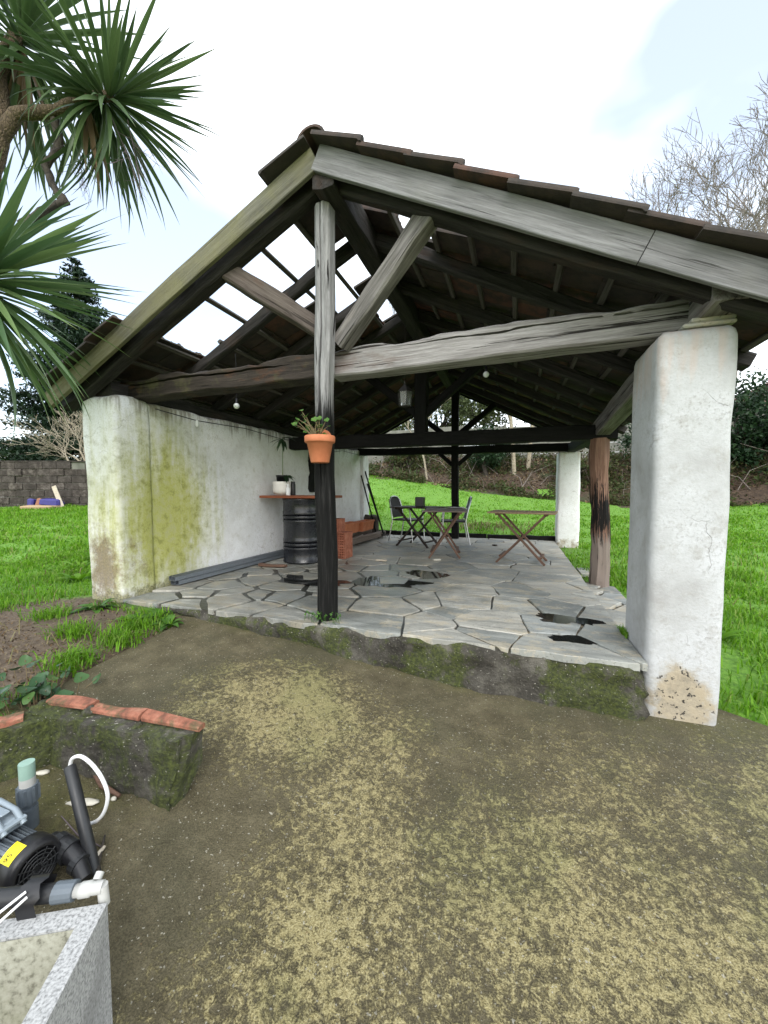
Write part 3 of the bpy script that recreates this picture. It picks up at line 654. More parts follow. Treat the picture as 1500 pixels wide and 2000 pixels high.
tag(lumpy('pillar', .74, 1.13, 8.0, 8.4, -.3, 1.72, MT['plaster_back'], .08, .045, .009, .03), 'white pillar at the back corner')
def zt(x): return ZR - SL * abs(x - XR)
def sl(x, y, dz=0.0): return (x, y, zt(x) + dz)
# king post / floor post at the front
me = beam_mesh('post', 1, .14, .13, 90, .02, .006, .03, groove=(.05, .008, .0))
pathpts = [(-1.372, 2.65, -.05), (-1.366, 2.645, .5), (-1.385, 2.62, 1.1), (-1.375, 2.60, 1.7), (-1.345, 2.575, 2.3), (-1.315, 2.52, 2.97)]
def along(t):
    f = t * (len(pathpts) - 1); i = min(int(f), len(pathpts) - 2); u = f - i; return [a + (b - a) * u for a, b in zip(pathpts[i], pathpts[i + 1])]
for v in me.vertices:
    t = v.co.x; p = along(t); s_ = 1.06 - .14 * t + .03 * noise.noise(Vector((t * 9, 0, 5)))
    v.co = (p[2], p[1] * 1 + v.co.y * s_, -(p[0] + v.co.z * s_) if False else -(p[0]) + v.co.z * s_)
Mx = Matrix(((0, 0, -1, 0), (0, 1, 0, 0), (1, 0, 0, 0), (0, 0, 0, 1)))
obj('post', me, MT['postwood'], shed, Mx)
me.update()
# tie beams
def tie(y, xa, xb, za, zb_, w, h, mat, torn=0, seg=90, **k): return beam('tie_beam', (xa, y, za), (xb, y, zb_), w, h, mat, shed, seg=seg, torn=torn, **k)
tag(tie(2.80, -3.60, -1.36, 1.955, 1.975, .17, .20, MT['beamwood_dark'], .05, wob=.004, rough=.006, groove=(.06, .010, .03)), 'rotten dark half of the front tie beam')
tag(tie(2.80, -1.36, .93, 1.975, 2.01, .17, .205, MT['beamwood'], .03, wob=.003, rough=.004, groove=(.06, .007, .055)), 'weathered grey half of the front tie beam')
tie(5.30, -3.35, 1.12, 1.72, 1.69, .18, .18, MT['charwood']); tie(8.0, -3.35, 1.0, 1.83, 1.80, .15, .15, MT['charwood'])
# king posts, struts
beam('king_post', (-1.27, 5.30, 1.75), (-1.27, 5.30, 3.0), .17, .17, MT['charwood'], shed, up=(0, 1, 0))
beam('king_post', (-1.19, 8.0, -.05), (-1.22, 8.0, 3.02), .14, .14, MT['charwood'], shed, up=(0, 1, 0), seg=16)
beam('strut', (-1.42, 2.68, 2.22), (-2.15, 2.50, 2.70), .10, .14, MT['strutwood_brown'], shed, seg=12, rough=.006)
beam('strut', (-1.27, 2.68, 2.09), (-.50, 2.50, 2.80), .12, .135, MT['strutwood'], shed, seg=40, rough=.005, torn=.015, wob=.004)
for y in (5.30, 8.0):
    for s in (-1, 1): beam('strut', (XR + s * .05, y, 2.05), (XR + s * .85, y, zt(XR + .85) - .14), .10, .11, MT['charwood'], shed)
for s in (-1, 1): beam('strut', (-1.2 + s * .06, 8.0, 1.52), (-1.2 + s * .33, 8.0, 1.76), .08, .08, MT['charwood'], shed)
# split post on the right
tag(beam('post', (.985, 5.28, -.3), (.93, 5.26, 1.62), .20, .17, MT['redwood'], shed, up=(0, 1, 0), seg=40, wob=.022, rough=.010, ch=.05, groove=(.06, .012, .01)), 'split reddish wooden post with a scorched patch')
# ridge beam, wall plates
beam('ridge_beam', (-1.235, 2.36, 3.075), (-1.25, 8.45, 3.06), .15, .20, MT['rafterwood'], shed, seg=30, rough=.01)
beam('wall_plate', (-3.60, 2.55, 1.925), (-3.50, 8.4, 1.90), .20, .13, MT['rafterwood'], shed, seg=30, rough=.012)
tag(beam('wall_plate', (1.0, 2.44, 2.045), (.96, 5.40, 1.73), .165, .19, MT['strutwood'], shed, seg=16, rough=.003, wob=.002), 'end of the eaves beam above the front pillar')
beam('wall_plate', (.95, 5.40, 1.72), (.97, 8.4, 1.80), .15, .16, MT['charwood'], shed, seg=12, rough=.01)
# rafters and battens
RY = [2.49, 3.20, 3.95, 4.70, 5.45, 6.20, 6.95, 7.70, 8.35]
for i, y in enumerate(RY):
    for s in (-1, 1):
        w, h = (.105, .15) if i == 0 else (.085, .105)
        xe = XR + s * 2.70
        beam('rafter', sl(XR + s * .07, y, -.03 - h / 2), sl(xe, y, -.03 - h / 2), w, h, MT['rafterwood'], shed, seg=18, wob=.008, rough=.008)
BO = [.07 + .292 * k for k in range(10)]
for s in (-1, 1):
    for k, o_ in enumerate(BO):
        x = XR + s * min(o_, 2.66); b = beam('batten', sl(x, 3.15 if s == -1 and k in (3, 5) else 2.37, -.017), sl(x, 8.42, -.017), .04, .028, MT['battenwood'], shed, up=(s * SL, 0, 1), seg=16, wob=.008, rough=.003, ch=.004)
# bargeboards
def board(xa, xb, y, mat, h=.155, lab=None, tk=.035):
    o = beam('bargeboard', sl(xa, y, .004 - h / 2 * 1.117), sl(xb, y, .004 - h / 2 * 1.117), tk, h, mat, shed, seg=14, wob=.003, rough=.0015, ch=.004)
    return tag(o, lab) if lab else o
board(XR + .005, .598, 2.352, MT['bargewood'], .16); board(.602, 1.50, 2.352, MT['bargewood'], .16); board(-4.02, XR - .003, 2.350, MT['bargewood_mossy'], .15, 'mossy left bargeboard')
for s in (-1, 1): beam('bargeboard', sl(XR + s * .01, 8.47, -.08), sl(XR + s * 2.7, 8.47, -.08), .03, .14, MT['charwood'], shed)
# tiles
def tile_mesh(w=.236, L=.372):
    top = [(0, .016), (.004, .036), (.016, .044), (.032, .040), (.042, .022), (.10, .018), (.112, .028), (.124, .018), (.185, .020), (.196, .034), (.214, .038), (.230, .030), (w, .012)]
    bot = [(w, 0), (.18, .004), (.118, .000), (.05, .004), (0, .002)]
    pr = top + bot; n = len(pr); vs = []
    for x, dz, lip in ((0, 0, 0), (L - .03, 0, 0), (L - .012, 0, -.010), (L, -.004, -.010)):
        for k, (y, z) in enumerate(pr): vs.append((x, y - w / 2, z + (dz if k < len(top) else lip)))
    fs = [(r * n + k, r * n + (k + 1) % n, (r + 1) * n + (k + 1) % n, (r + 1) * n + k) for r in range(3) for k in range(n)]
    fs += [tuple(range(n - 1, -1, -1)), tuple(range(3 * n, 4 * n))]
    return vs, fs
tv, tf = tile_mesh(); tv = [(x, y, z * .8) for x, y, z in tv]
tme = bpy.data.meshes.new('tile'); tme.from_pydata(tv, [], [f[::-1] for f in tf]); tme.update(); tme.materials.append(MT['roof_tile'])
TS = []; ang = math.atan(SL)
rt = random.Random(5)
for s in (1, -1):
    for c in range(28):
        y = 2.375 + .222 * c
        for r in range(9):
            miss = False
            if s == -1:
                if r == 1 and y < 4.15: miss = True
                if r == 2 and y < 3.70: miss = True
                if r in (3, 4, 5) and y < 3.30: miss = True
                if r == 0 and (3.25 < y < 3.75 or 4.2 < y < 4.7): miss = True
                if r == 1 and 4.2 < y < 4.35: miss = True
            else:
                if r == 1 and 2.7 < y < 3.1: miss = True
                if r == 0 and 2.75 < y < 2.9: miss = True
                if r == 2 and 2.75 < y < 2.85: miss = True
            if miss: continue
            x = XR + s * (.035 + .292 * r)
            base = Matrix.Translation(sl(x, y, .002)) @ (Matrix.Identity(4) if s == 1 else Matrix.Rotation(math.pi, 4, 'Z'))
            j_ = 1.6 if c == 0 else 1.0
            M = base @ Matrix.Rotation(ang - R(4.3) + rt.gauss(0, .008) * j_, 4, 'Y') @ Matrix.Rotation(rt.gauss(0, .012) * j_, 4, 'Z') @ Matrix.Rotation(rt.gauss(0, .02) * j_, 4, 'X') @ Matrix.Translation((rt.gauss(0, .006) * j_, rt.gauss(0, .003) * j_, rt.gauss(0, .002)))
            TS.append((c, M))
TS.sort(key=lambda t: t[0])
for c, M in TS[:296]: obj('tile', tme, None, shed, M)
fv = []; fl = []
tva = np.array(tv)
for c, M in TS[296:]:
    m = np.array(M); b = len(fv) * len(tv); fv.append(tva @ m[:3, :3].T + m[:3, 3]); fl += [tuple(i + b for i in f[::-1]) for f in tf]
me = bpy.data.meshes.new('far_tiles'); me.from_pydata(np.concatenate(fv).tolist(), [], fl); me.update()
tag(obj('far_tiles', me, MT['roof_tile'], shed), None, None, None, 'stuff')
mb = MB(); n = 10; vs = []
for x, sc_ in ((0, 1.0), (.40, .86), (.42, .86)):
    for rr in (.105, .088):
        for k in range(n + 1): a = math.pi * k / n; vs.append((x, math.cos(a) * rr * sc_, math.sin(a) * rr * .85 * sc_))
N1 = n + 1; fs = []
for q in range(2):
    o0 = q * 2 * N1; o1 = o0 + 2 * N1
    for k in range(n):
        fs.append((o0 + k, o0 + k + 1, o1 + k + 1, o1 + k)); fs.append((o0 + N1 + k + 1, o0 + N1 + k, o1 + N1 + k, o1 + N1 + k + 1))
    fs.append((o0, o1, o1 + N1, o0 + N1)); fs.append((o0 + n, o0 + N1 + n, o1 + N1 + n, o1 + n))
for k in range(n): fs.append((k, N1 + k, N1 + k + 1, k + 1)); fs.append((4 * N1 + k + 1, 5 * N1 + k + 1, 5 * N1 + k, 4 * N1 + k))
mb.add(vs, fs, False); rme = mb.mesh('ridge_tile'); rme.materials.append(MT['roof_tile'])
for k in range(17):
    y = 2.27 + .365 * k
    obj('ridge_tile', rme, None, shed, Matrix.Translation((XR + rt.gauss(0, .008), y, ZR - .025 + rt.gauss(0, .004))) @ Matrix.Rotation(math.pi / 2, 4, 'Z') @ Matrix.Rotation(R(1.5), 4, 'Y'))
# packing slate under the eaves beam, dark timber set in the wall, edging sleepers at the back of the floor
mb = MB(); mb.box((.99, 2.72, 1.928), (.20, .26, .026), None, .006); mb.box((.97, 2.70, 1.900), (.24, .24, .022), None, .006); mb.build('packing_slate', MT['slate'], shed)
mb = MB(); pts_ = []
for k in range(15):
    z = .96 + .92 * k / 14; w = .055 + .05 * noise.noise(Vector((z * 3.1, 2, 0))) + (.05 if .98 < z < 1.28 else 0); yc = 5.88 + .05 * noise.noise(Vector((z * 2.2, 5, 5)))
    pts_.append((yc - w, z)); pts_.append((yc + w, z))
vs = [(-3.325, y, z) for y, z in pts_] + [(-3.40, y, z) for y, z in pts_]; m = len(pts_); fs = []
for k in range(14):
    a = 2 * k; fs += [(a, a + 1, a + 3, a + 2), (a, a + 2, a + 2 + m, a + m), (a + 1, a + 1 + m, a + 3 + m, a + 3)]
mb.add(vs, fs); mb.build('wall_timber', MT['charwood'], shed)
sleep = empty('edging_beam', (-1.3, 8.3, -.1), 'black timber edging along the back edge of the stone floor', 'edging')
for k in range(6): beam('sleeper', (-3.2 + k * .66, 8.28, .0), (-2.555 + k * .66, 8.28, .0), .1, .16, MT['charwood'], sleep, rough=.006)

# ------------------------------------------------------------------ things in and on the shed
# terracotta half pot on the post
pot = empty('wall_flower_pot', (-1.40, 2.47, 1.19), 'terracotta flower pot hung on the charred front post with a small geranium', 'flower pot')
pc = Matrix.Translation((-1.335, 2.47, 1.195)) @ Matrix.Scale(.9, 4)
mb = MB(); mb.lathe([(.0, .0), (.070, .0), (.073, .006), (.102, .155), (.116, .157), (.121, .165), (.121, .205), (.116, .21), (.106, .208), (.098, .16), (.07, .03), (0, .03)], 40, pc); mb.build('pot', MT['terracotta'], pot)
mb = MB(); n = 16; vs = []
for k in range(n + 1):
    a = math.pi * k / n; vs += [(-1.36 + .075 * math.cos(a), 2.545, 1.38 + .065 * math.sin(a)), (-1.36 + .075 * math.cos(a), 2.557, 1.38 + .065 * math.sin(a))]
mb.add(vs, [(2 * k, 2 * k + 2, 2 * k + 3, 2 * k + 1) for k in range(n)] + [tuple(range(0, 2 * n + 2, 2)), tuple(range(2 * n + 1, 0, -2))]); mb.build('back_plate', MT['terracotta'], pot)
mb = MB(); mb.lathe([(0, .17), (.1, .172)], 24, pc); mb.build('soil', MT['soil'], pot)
def round_leaf(mb, c, nrm, r, waves=5):
    nrm = Vector(nrm).normalized(); u = nrm.orthogonal().normalized(); w = nrm.cross(u); n = 14; c = Vector(c); vs = [c - nrm * r * .25]
    for k in range(n): a = 2 * math.pi * k / n; q = r * (.88 + .14 * math.cos(waves * a)); vs.append(c + u * math.cos(a) * q + w * math.sin(a) * q + nrm * r * .12 * math.cos(2 * a))
    mb.add(vs, [(0, 1 + k, 1 + (k + 1) % n) for k in range(n)], True)
rp = random.Random(2)
mbs = MB(); mbl = MB()
for k in range(26):
    a = rp.uniform(0, 6.28); t = rp.random(); b0 = Vector((-1.35 + rp.uniform(-.03, .03), 2.46, 1.36))
    if k < 17: tip = Vector((-1.43 + rp.gauss(0, .045), 2.44 + rp.gauss(0, .04), 1.475 + rp.gauss(0, .03)))
    else: tip = Vector((-1.31 + rp.gauss(0, .03), 2.45 + rp.gauss(0, .03), 1.455 + rp.gauss(0, .025)))
    mbs.tube([b0, (b0 + tip) / 2 + Vector((rp.gauss(0, .01), 0, .015)), tip], [.005, .0035, .002], 5)
    round_leaf(mbl, tip, (rp.gauss(0, .5), -.5 + rp.gauss(0, .4), .9), rp.uniform(.016, .028))
mbs.build('stem', MT['plant_stem'], pot); mbl.build('leaves', MT['broadleaf'], pot)
# oil drum and plank
dr = empty('oil_drum', (-2.83, 4.74, 0), 'black ribbed oil drum standing by the white wall under a plank', 'drum')
mb = MB(); pf = [(0, .0), (.275, .0), (.288, .008), (.288, .022), (.28, .03)]
def ribs(z0): return [(.28, z0 - .028), (.287, z0 - .012), (.287, z0 + .012), (.28, z0 + .028)]
for z0 in (.20, .255, .31): pf += ribs(z0)
pf += [(.28, .36)]
for z0 in (.575, .63, .685): pf += ribs(z0)
pf += [(.28, .85), (.288, .862), (.288, .88), (.275, .886), (.27, .875), (0, .875)]
mb.lathe(pf, 48, Matrix.Translation((-2.83, 4.74, 0))); mb.build('body', MT['black_paint'], dr)
mb = MB(); mb.lathe([(.0, .883), (.03, .883), (.032, .878)], 16, Matrix.Translation((-2.70, 4.62, 0))); mb.build('bung', MT['black_paint'], dr)
mb = MB(); mb.box((-2.86, 4.74, .907), (1.0, .56, .036), None, .004); tag(mb.build('plank_top', MT['plankred']), 'reddish wooden board lying on top of the black oil drum', 'table top')
# white planter with leggy plant
wp = empty('white_planter', (-3.10, 4.63, .926), 'white ceramic planter holding a leggy dark-leaved plant on the drum table', 'potted plant'); Tw = Matrix.Translation((-3.10, 4.63, .926)) @ Matrix.Scale(.86, 4)
mb = MB(); mb.lathe([(0, .0), (.09, .0), (.095, .012), (.115, .016), (.145, .05), (.150, .09), (.151, .13), (.149, .165), (.153, .20), (.148, .222), (.14, .222), (.136, .2), (.13, .05), (0, .04)], 40, Tw); mb.build('ceramic_pot', MT['white_ceramic'], wp)
mb = MB(); mb.lathe([(0, .14), (.09, .14), (.10, .30), (.106, .30), (.106, .325), (.098, .325), (.094, .30), (0, .30)], 28, Tw @ Matrix.Translation((.01, 0, .0))); mb.build('nursery_pot', MT['black_plastic'], wp)
mb = MB(); mb.lathe([(0, .306), (.093, .306)], 20, Tw @ Matrix.Translation((.01, 0, 0))); mb.build('soil', MT['soil'], wp)
mb = MB(); st = [Tw @ Vector(p) for p in ((.01, 0, .3), (.015, 0, .55), (.01, .01, .76), (.02, .0, .92))]; mb.tube(st, [.006, .005, .0045, .004], 6); mb.build('stem', MT['green_stem'], wp)
mbl = MB(); top = st[-1]
def long_leaf(mb, c, d, L, w, droop=.4):
    d = Vector(d).normalized(); sd = d.cross(Vector((0, 0, 1))).normalized(); vs = []; n = 7
    for k in range(n):
        t = k / (n - 1); c_ = Vector(c) + d * L * t - Vector((0, 0, 1)) * droop * L * t * t; ww = w * math.sin(math.pi * min(1, .08 + .92 * t) ** .9) * (1 if k < n - 1 else .02)
        vs += [c_ - sd * ww + Vector((0, 0, ww * .3)), c_, c_ + sd * ww + Vector((0, 0, ww * .3))]
    mb.add(vs, [(3 * k + j, 3 * k + j + 1, 3 * k + 4 + j, 3 * k + 3 + j) for k in range(n - 1) for j in (0, 1)], True)
for k, (dx, dy, dz, dr_) in enumerate(((-1, -.1, .1, .3), (-.9, -.5, -.2, .5), (.9, .1, .1, .4), (.8, -.6, -.3, .6), (.1, -.8, -.4, .6), (-.4, -.6, -.8, .3), (.5, .5, .2, .4), (.35, -.4, -1, .1), (-.3, .6, .2, .3))):
    long_leaf(mbl, top + Vector((0, 0, rp.uniform(-.04, .01))), (dx, dy, dz), rp.uniform(.15, .21), rp.uniform(.02, .03), dr_)
for k in range(7): long_leaf(mbl, Tw @ Vector((.08, -.04, .31)), (rp.uniform(.2, 1), rp.uniform(-1, .2), rp.uniform(-.3, .2)), .16, .025, .5)
mbl.build('leaves', MT['evergreen'], wp)
sb = empty('spray_bottle', (-2.96, 4.56, .926), 'small white bottle with a dark cap beside the white planter', 'bottle'); Ts = Matrix.Translation((-2.955, 4.55, .926))
mb = MB(); mb.lathe([(0, 0), (.028, 0), (.03, .006), (.03, .09), (.022, .105), (.012, .112), (.012, .12)], 20, Ts); mb.build('bottle_body', MT['white_plastic'], sb)
mb = MB(); mb.lathe([(.0145, .115), (.0145, .14), (0, .14)], 16, Ts); mb.box((-2.962, 4.55, 1.075), (.045, .02, .016)); mb.build('cap', MT['white_plastic'], sb)
bb = MB(); bb.lathe([(0, 0), (.035, 0), (.036, .004), (.036, .15), (.03, .165), (.03, .19), (0, .19)], 20, Matrix.Translation((-2.96, 4.68, .926))); tag(bb.build('dark_canister', MT['black_plastic']), 'small black canister standing behind the white bottle', 'canister')
# metal profiles on the floor by the wall
def channel(a, b, w, h, nm, lab, mat, gr, flip=1):
    M, L = frame(a, b); t = .0025; mb = MB(); lip = .012
    for c, d in (((L / 2, 0, t / 2), (L, w, t)), ((L / 2, -w / 2 + t / 2, h / 2), (L, t, h)), ((L / 2, w / 2 - t / 2, h / 2), (L, t, h)), ((L / 2, -w / 2 + lip / 2, h - t / 2), (L, lip, t)), ((L / 2, w / 2 - lip / 2, h - t / 2), (L, lip, t)), ((L / 2, 0, t + .003), (L, w * .25, .006))): mb.box(c, d)
    o = mb.build(nm, mat, None, M); return tag(o, lab, 'metal profile', gr)
gr = 'steel profiles stacked along the wall'
channel((-3.32, 3.03, .014), (-3.24, 5.2, .012), .048, .045, 'metal_profile', 'grey steel channel nearest the room in the bundle lying along the white wall', MT['galvanised'], gr)
channel((-3.372, 3.02, .014), (-3.292, 5.2, .012), .048, .045, 'metal_profile', 'grey steel channel tight against the foot of the white wall', MT['galvanised'], gr)
channel((-3.322, 2.99, .062), (-3.242, 5.2, .06), .048, .045, 'metal_profile', 'grey steel channel stacked on top, nearest the room', MT['galvanised'], gr)
channel((-3.373, 3.0, .062), (-3.293, 5.2, .06), .048, .045, 'metal_profile', 'grey steel channel stacked on top, against the wall', MT['galvanised'], gr)
tag(beam('wood_offcut', (-3.17, 4.19, .022), (-2.79, 4.22, .022), .07, .035, MT['tablewood'], None), 'short brown wooden offcut on the floor in front of the drum', 'offcut')
# hollow bricks
def hollow_brick_mesh(L=.24, W=.12, Hh=.19):
    mb = MB(); mb.box((0, W / 2 - .004, 0), (L, .008, Hh)); mb.box((0, -W / 2 + .004, 0), (L, .008, Hh))
    # bored end face grid (x = length end faces): strips around 3 x 5 holes, on both ends
    for k in range(6):
        z = -Hh / 2 + .005 + (Hh - .01) * k / 5; mb.box((0, 0, z), (L - .002 * (k % 2), W - .016, .009))
    for k in range(1, 4):
        y = -W / 2 + W * k / 4; mb.box((0, y, 0), (L - .004, .008, Hh - .002))
    return mb.mesh('hollow_brick')
hb = hollow_brick_mesh(); hb.materials.append(MT['brick_red'])
labs = ['bottom red hollow brick of the stack beside the drum', 'middle red hollow brick of the stack beside the drum', 'top red hollow brick of the stack beside the drum']
for k in range(3): tag(obj('hollow_brick', hb, None, None, Matrix.Translation((-2.53 + .01 * k, 5.17, .096 + .192 * k)) @ Matrix.Rotation(R(82 + 3 * k), 4, 'Z')), labs[k], 'brick', 'red hollow bricks')
for k in range(2): tag(obj('hollow_brick', hb, None, None, Matrix.Translation((-2.38, 5.15, .096 + .192 * k)) @ Matrix.Rotation(R(87), 4, 'Z')), ['lower red hollow brick just right of the charred post', 'upper red hollow brick just right of the charred post'][k], 'brick', 'red hollow bricks')
# trough planters on beams
tb = tag(beam('support_beam', (-2.72, 5.85, .10), (-2.70, 7.8, .08), .10, .11, MT['tablewood_grey'], None, seg=12, rough=.01), 'grey timber lying on the floor under the terracotta troughs', 'timber')
def trough(x, y, z, L, lab, mat):
    mb = MB(); a, b, hgt, t = .10, L / 2, .19, .014
    def ring(i, zz): return [(-a + i, -b + i, zz), (a - i, -b + i, zz), (a - i, b - i, zz), (-a + i, b - i, zz)]
    rings = [ring(.02, 0), ring(.004, hgt - .03), ring(-.01, hgt - .03), ring(-.01, hgt), ring(t, hgt), ring(t + .018, .03)]
    vs = sum(rings, []); fs = [(3, 2, 1, 0)]
    for r_ in range(5):
        for k in range(4): fs.append((r_ * 4 + k, r_ * 4 + (k + 1) % 4, r_ * 4 + 4 + (k + 1) % 4, r_ * 4 + 4 + k))
    fs.append((20, 21, 22, 23)); mb.add(vs, fs)
    e = empty('trough_planter', (x, y, z), lab, 'planter', 'terracotta troughs by the wall'); mb.build('trough', mat, e, Matrix.Translation((x, y, z)))
    mb = MB(); mb.box((x, y, z + .14), (.16, L - .06, .03)); mb.build('soil', MT['soil'], e); return e
trough(-2.86, 6.25, .22, .72, 'terracotta trough planter nearer the drum', MT['terracotta']); trough(-2.86, 7.10, .20, .60, 'terracotta trough planter farther along the wall', MT['terracotta'])
tag(beam('support_beam', (-2.95, 5.8, .165), (-2.95, 7.7, .145), .10, .10, MT['tablewood_grey'], None, rough=.01), 'grey timber against the wall under the terracotta troughs', 'timber')
mb = MB(); q = []
for k in range(60):
    a = k * 2.4; zz = .02 + .38 * (k / 60)
mbk = MB(); mbk.lathe([(0, 0), (.16, 0), (.17, .05), (.15, .25), (.16, .40), (.10, .46), (0, .45)], 14, Matrix.Translation((-2.98, 7.78, 0))); me = mbk.mesh('log_stump')
for v in me.vertices: v.co.x += .06 * nz(*v.co, 5); v.co.y += .06 * nz(*v.co, 5.7); v.co.z += .03 * nz(*v.co, 6)
tag(obj('log_stump', me, MT['bark_dark']), 'dark rough log standing in the corner behind the tools', 'log')
# long-handled tools
def tool(a, b, lab, head):
    e = empty('garden_tool', a, lab, 'garden tool', 'tools leaning in the corner'); mb = MB(); mb.tube([a, [(p + q) / 2 for p, q in zip(a, b)], b], .016, 8); mb.build('handle', MT['charwood'], e)
    mb = MB(); M, L = frame(a, b)
    if head == 'hoe': mb.box((.02, 0, -.05), (.10, .14, .012), M); mb.tube([M @ Vector((.0, 0, 0)), M @ Vector((.02, 0, -.05))], .012, 6)
    elif head == 'spade':
        mb.box((-.10, 0, 0), (.24, .17, .010), M); mb.tube([M @ Vector((.0, 0, 0)), M @ Vector((.10, 0, 0))], .022, 8)
    else: mb.box((.0, 0, -.03), (.03, .30, .02), M); [mb.box((0, -.14 + .04 * k, -.07), (.012, .008, .09), M) for k in range(8)]
    mb.build('head', MT['iron'], e)
tool((-2.72, 7.45, .05), (-3.26, 7.92, 1.32), 'leftmost leaning tool, long dark handled spade against the white wall', 'hoe')
tool((-2.60, 7.52, .08), (-3.24, 8.10, 1.42), 'tallest dark leaning tool nearest the back corner of the wall', 'rake')
tool((-2.64, 7.62, .1), (-3.22, 8.18, 1.14), 'short leaning tool between the two taller ones in the corner', 'hoe')
# chairs
def make_chair():
    e = empty('garden_chair', (0, 0, 0))
    def part(nm, fn, mat): m_ = MB(); fn(m_); return m_.build(nm, mat, e, None, False)
    for s in (-1, 1):
        part('front_leg', lambda m_: m_.tube([(.25, s * .27, 0), (.21, s * .265, .40), (.19, s * .27, .62), (.12, s * .275, .665), (-.1, s * .275, .655), (-.22, s * .25, .66)], .0125, 8), MT['aluminium'])
        part('back_leg', lambda m_: m_.tube([(-.28, s * .25, 0), (-.20, s * .235, .42), (-.24, s * .225, .62), (-.29, s * .20, .80)], .0125, 8), MT['aluminium'])
    part('back_frame', lambda m_: m_.tube([(-.24, -.225, .62), (-.285, -.21, .79), (-.30, -.12, .86), (-.305, 0, .875), (-.30, .12, .86), (-.285, .21, .79), (-.24, .225, .62)], .0125, 8), MT['aluminium'])
    def seat(m_):
        n = 8; vs = []; fs = []
        for i in range(n + 1):
            for j in range(n + 1):
                x = -.2 + .43 * i / n; y = -.235 + .47 * j / n; vs.append((x, y, .43 - .018 * math.sin(math.pi * i / n) * math.sin(math.pi * j / n)))
        for i in range(n):
            for j in range(n): a = i * (n + 1) + j; fs.append((a, a + n + 1, a + n + 2, a + 1))
        m_.add(vs, fs, True); m_.add([(x, y, z - .022) for x, y, z in vs], [f[::-1] for f in fs], True)
        m_.tube([(-.2, -.235, .42), (.23, -.235, .42), (.23, .235, .42), (-.2, .235, .42), (-.2, -.235, .42)], .014, 6)
    part('seat', seat, MT['black_weave'])
    def back(m_):
        n = 9; vs = []; fs = []
        for i in range(n + 1):
            t = i / n; z = .46 + .40 * t; w = .205 * (1 - max(0, t - .7) ** 2 * 3.5); xb = -.19 - .11 * t
            for j in range(n + 1): u = -1 + 2 * j / n; vs.append((xb - .025 * (1 - u * u), u * w, z))
        for i in range(n):
            for j in range(n): a = i * (n + 1) + j; fs.append((a, a + 1, a + n + 2, a + n + 1))
        m_.add(vs, fs, True); m_.add([(x - .012, y, z) for x, y, z in vs], [f[::-1] for f in fs], True)
    part('backrest', back, MT['black_weave'])
    for s in (-1, 1): part('armrest', lambda m_: m_.box((.0, s * .275, .672), (.26, .04, .016), None, .006), MT['black_plastic'])
    return e
ch = make_chair(); tag(ch, 'black and aluminium garden chair at the left end of the dark folding table', 'chair', 'garden chairs at the tables'); ch.matrix_basis = Matrix.Translation((-2.02, 7.28, .004)) @ Matrix.Rotation(R(-12), 4, 'Z')
c2 = copy_tree(ch); tag(c2, 'black and aluminium garden chair behind the grey folding table, near the back post', 'chair'); c2.matrix_basis = Matrix.Translation((-1.10, 7.22, .004)) @ Matrix.Rotation(R(192), 4, 'Z')
# folding tables
def make_table(W, D, Hh, n, leg, top, lab, x, y, rz, side=0):
    e = empty('folding_table', (0, 0, 0), lab, 'table', 'folding wooden tables')
    for k in range(n):
        w = D / n; b = MB(); b.box((0, -D / 2 + w * (k + .5), Hh - .011), (W, w - .006, .022), None, .003); b.build('slat', top, e, None, False)
    for s in (-1, 1): b = MB(); b.box((s * W * .36, 0, Hh - .036), (.045, D * .86, .024), None, .003); b.build('cleat', leg, e, None, False)
    for s, yy in ((1, .38), (-1, .31)):
        for t in (-1, 1):
            Mq, L = frame((-s * W * .36, t * D * yy, .0), (s * W * .34, t * D * yy, Hh - .05), (0, 1, 0)); o = obj('leg', beam_mesh('leg', L, .028, .045, 3, 0, 0, .003), leg, e, Mq, False)
        Mq, L = frame((-s * W * .30, -D * yy, .09), (-s * W * .30, D * yy, .09)); obj('stretcher', beam_mesh('stretcher', L, .04, .022, 2, 0, 0, .003), leg, e, Mq, False)
    e.matrix_basis = Matrix.Translation((x, y, .004)) @ Matrix.Rotation(R(rz), 4, 'Z'); return e
make_table(.86, .58, .70, 6, MT['tablewood'], MT['tablewood_top'], 'folding wooden table with crossed legs standing alone on the right', .09, 5.66, -8)
make_table(.62, .84, .70, 5, MT['tablewood'], MT['tablewood_grey'], 'pale grey folding table seen end-on in front of the chairs', -1.02, 5.85, 8)
make_table(.84, .64, .70, 6, MT['tablewood_dark'], MT['tablewood_dark'], 'dark folding table with a black box on it', -1.66, 6.72, -16)
mb = MB(); mb.box((-1.62, 6.68, .79), (.15, .15, .17), Matrix.Identity(4), .008); tag(mb.build('black_box', MT['black_plastic']), 'small black box standing on the dark folding table', 'box')
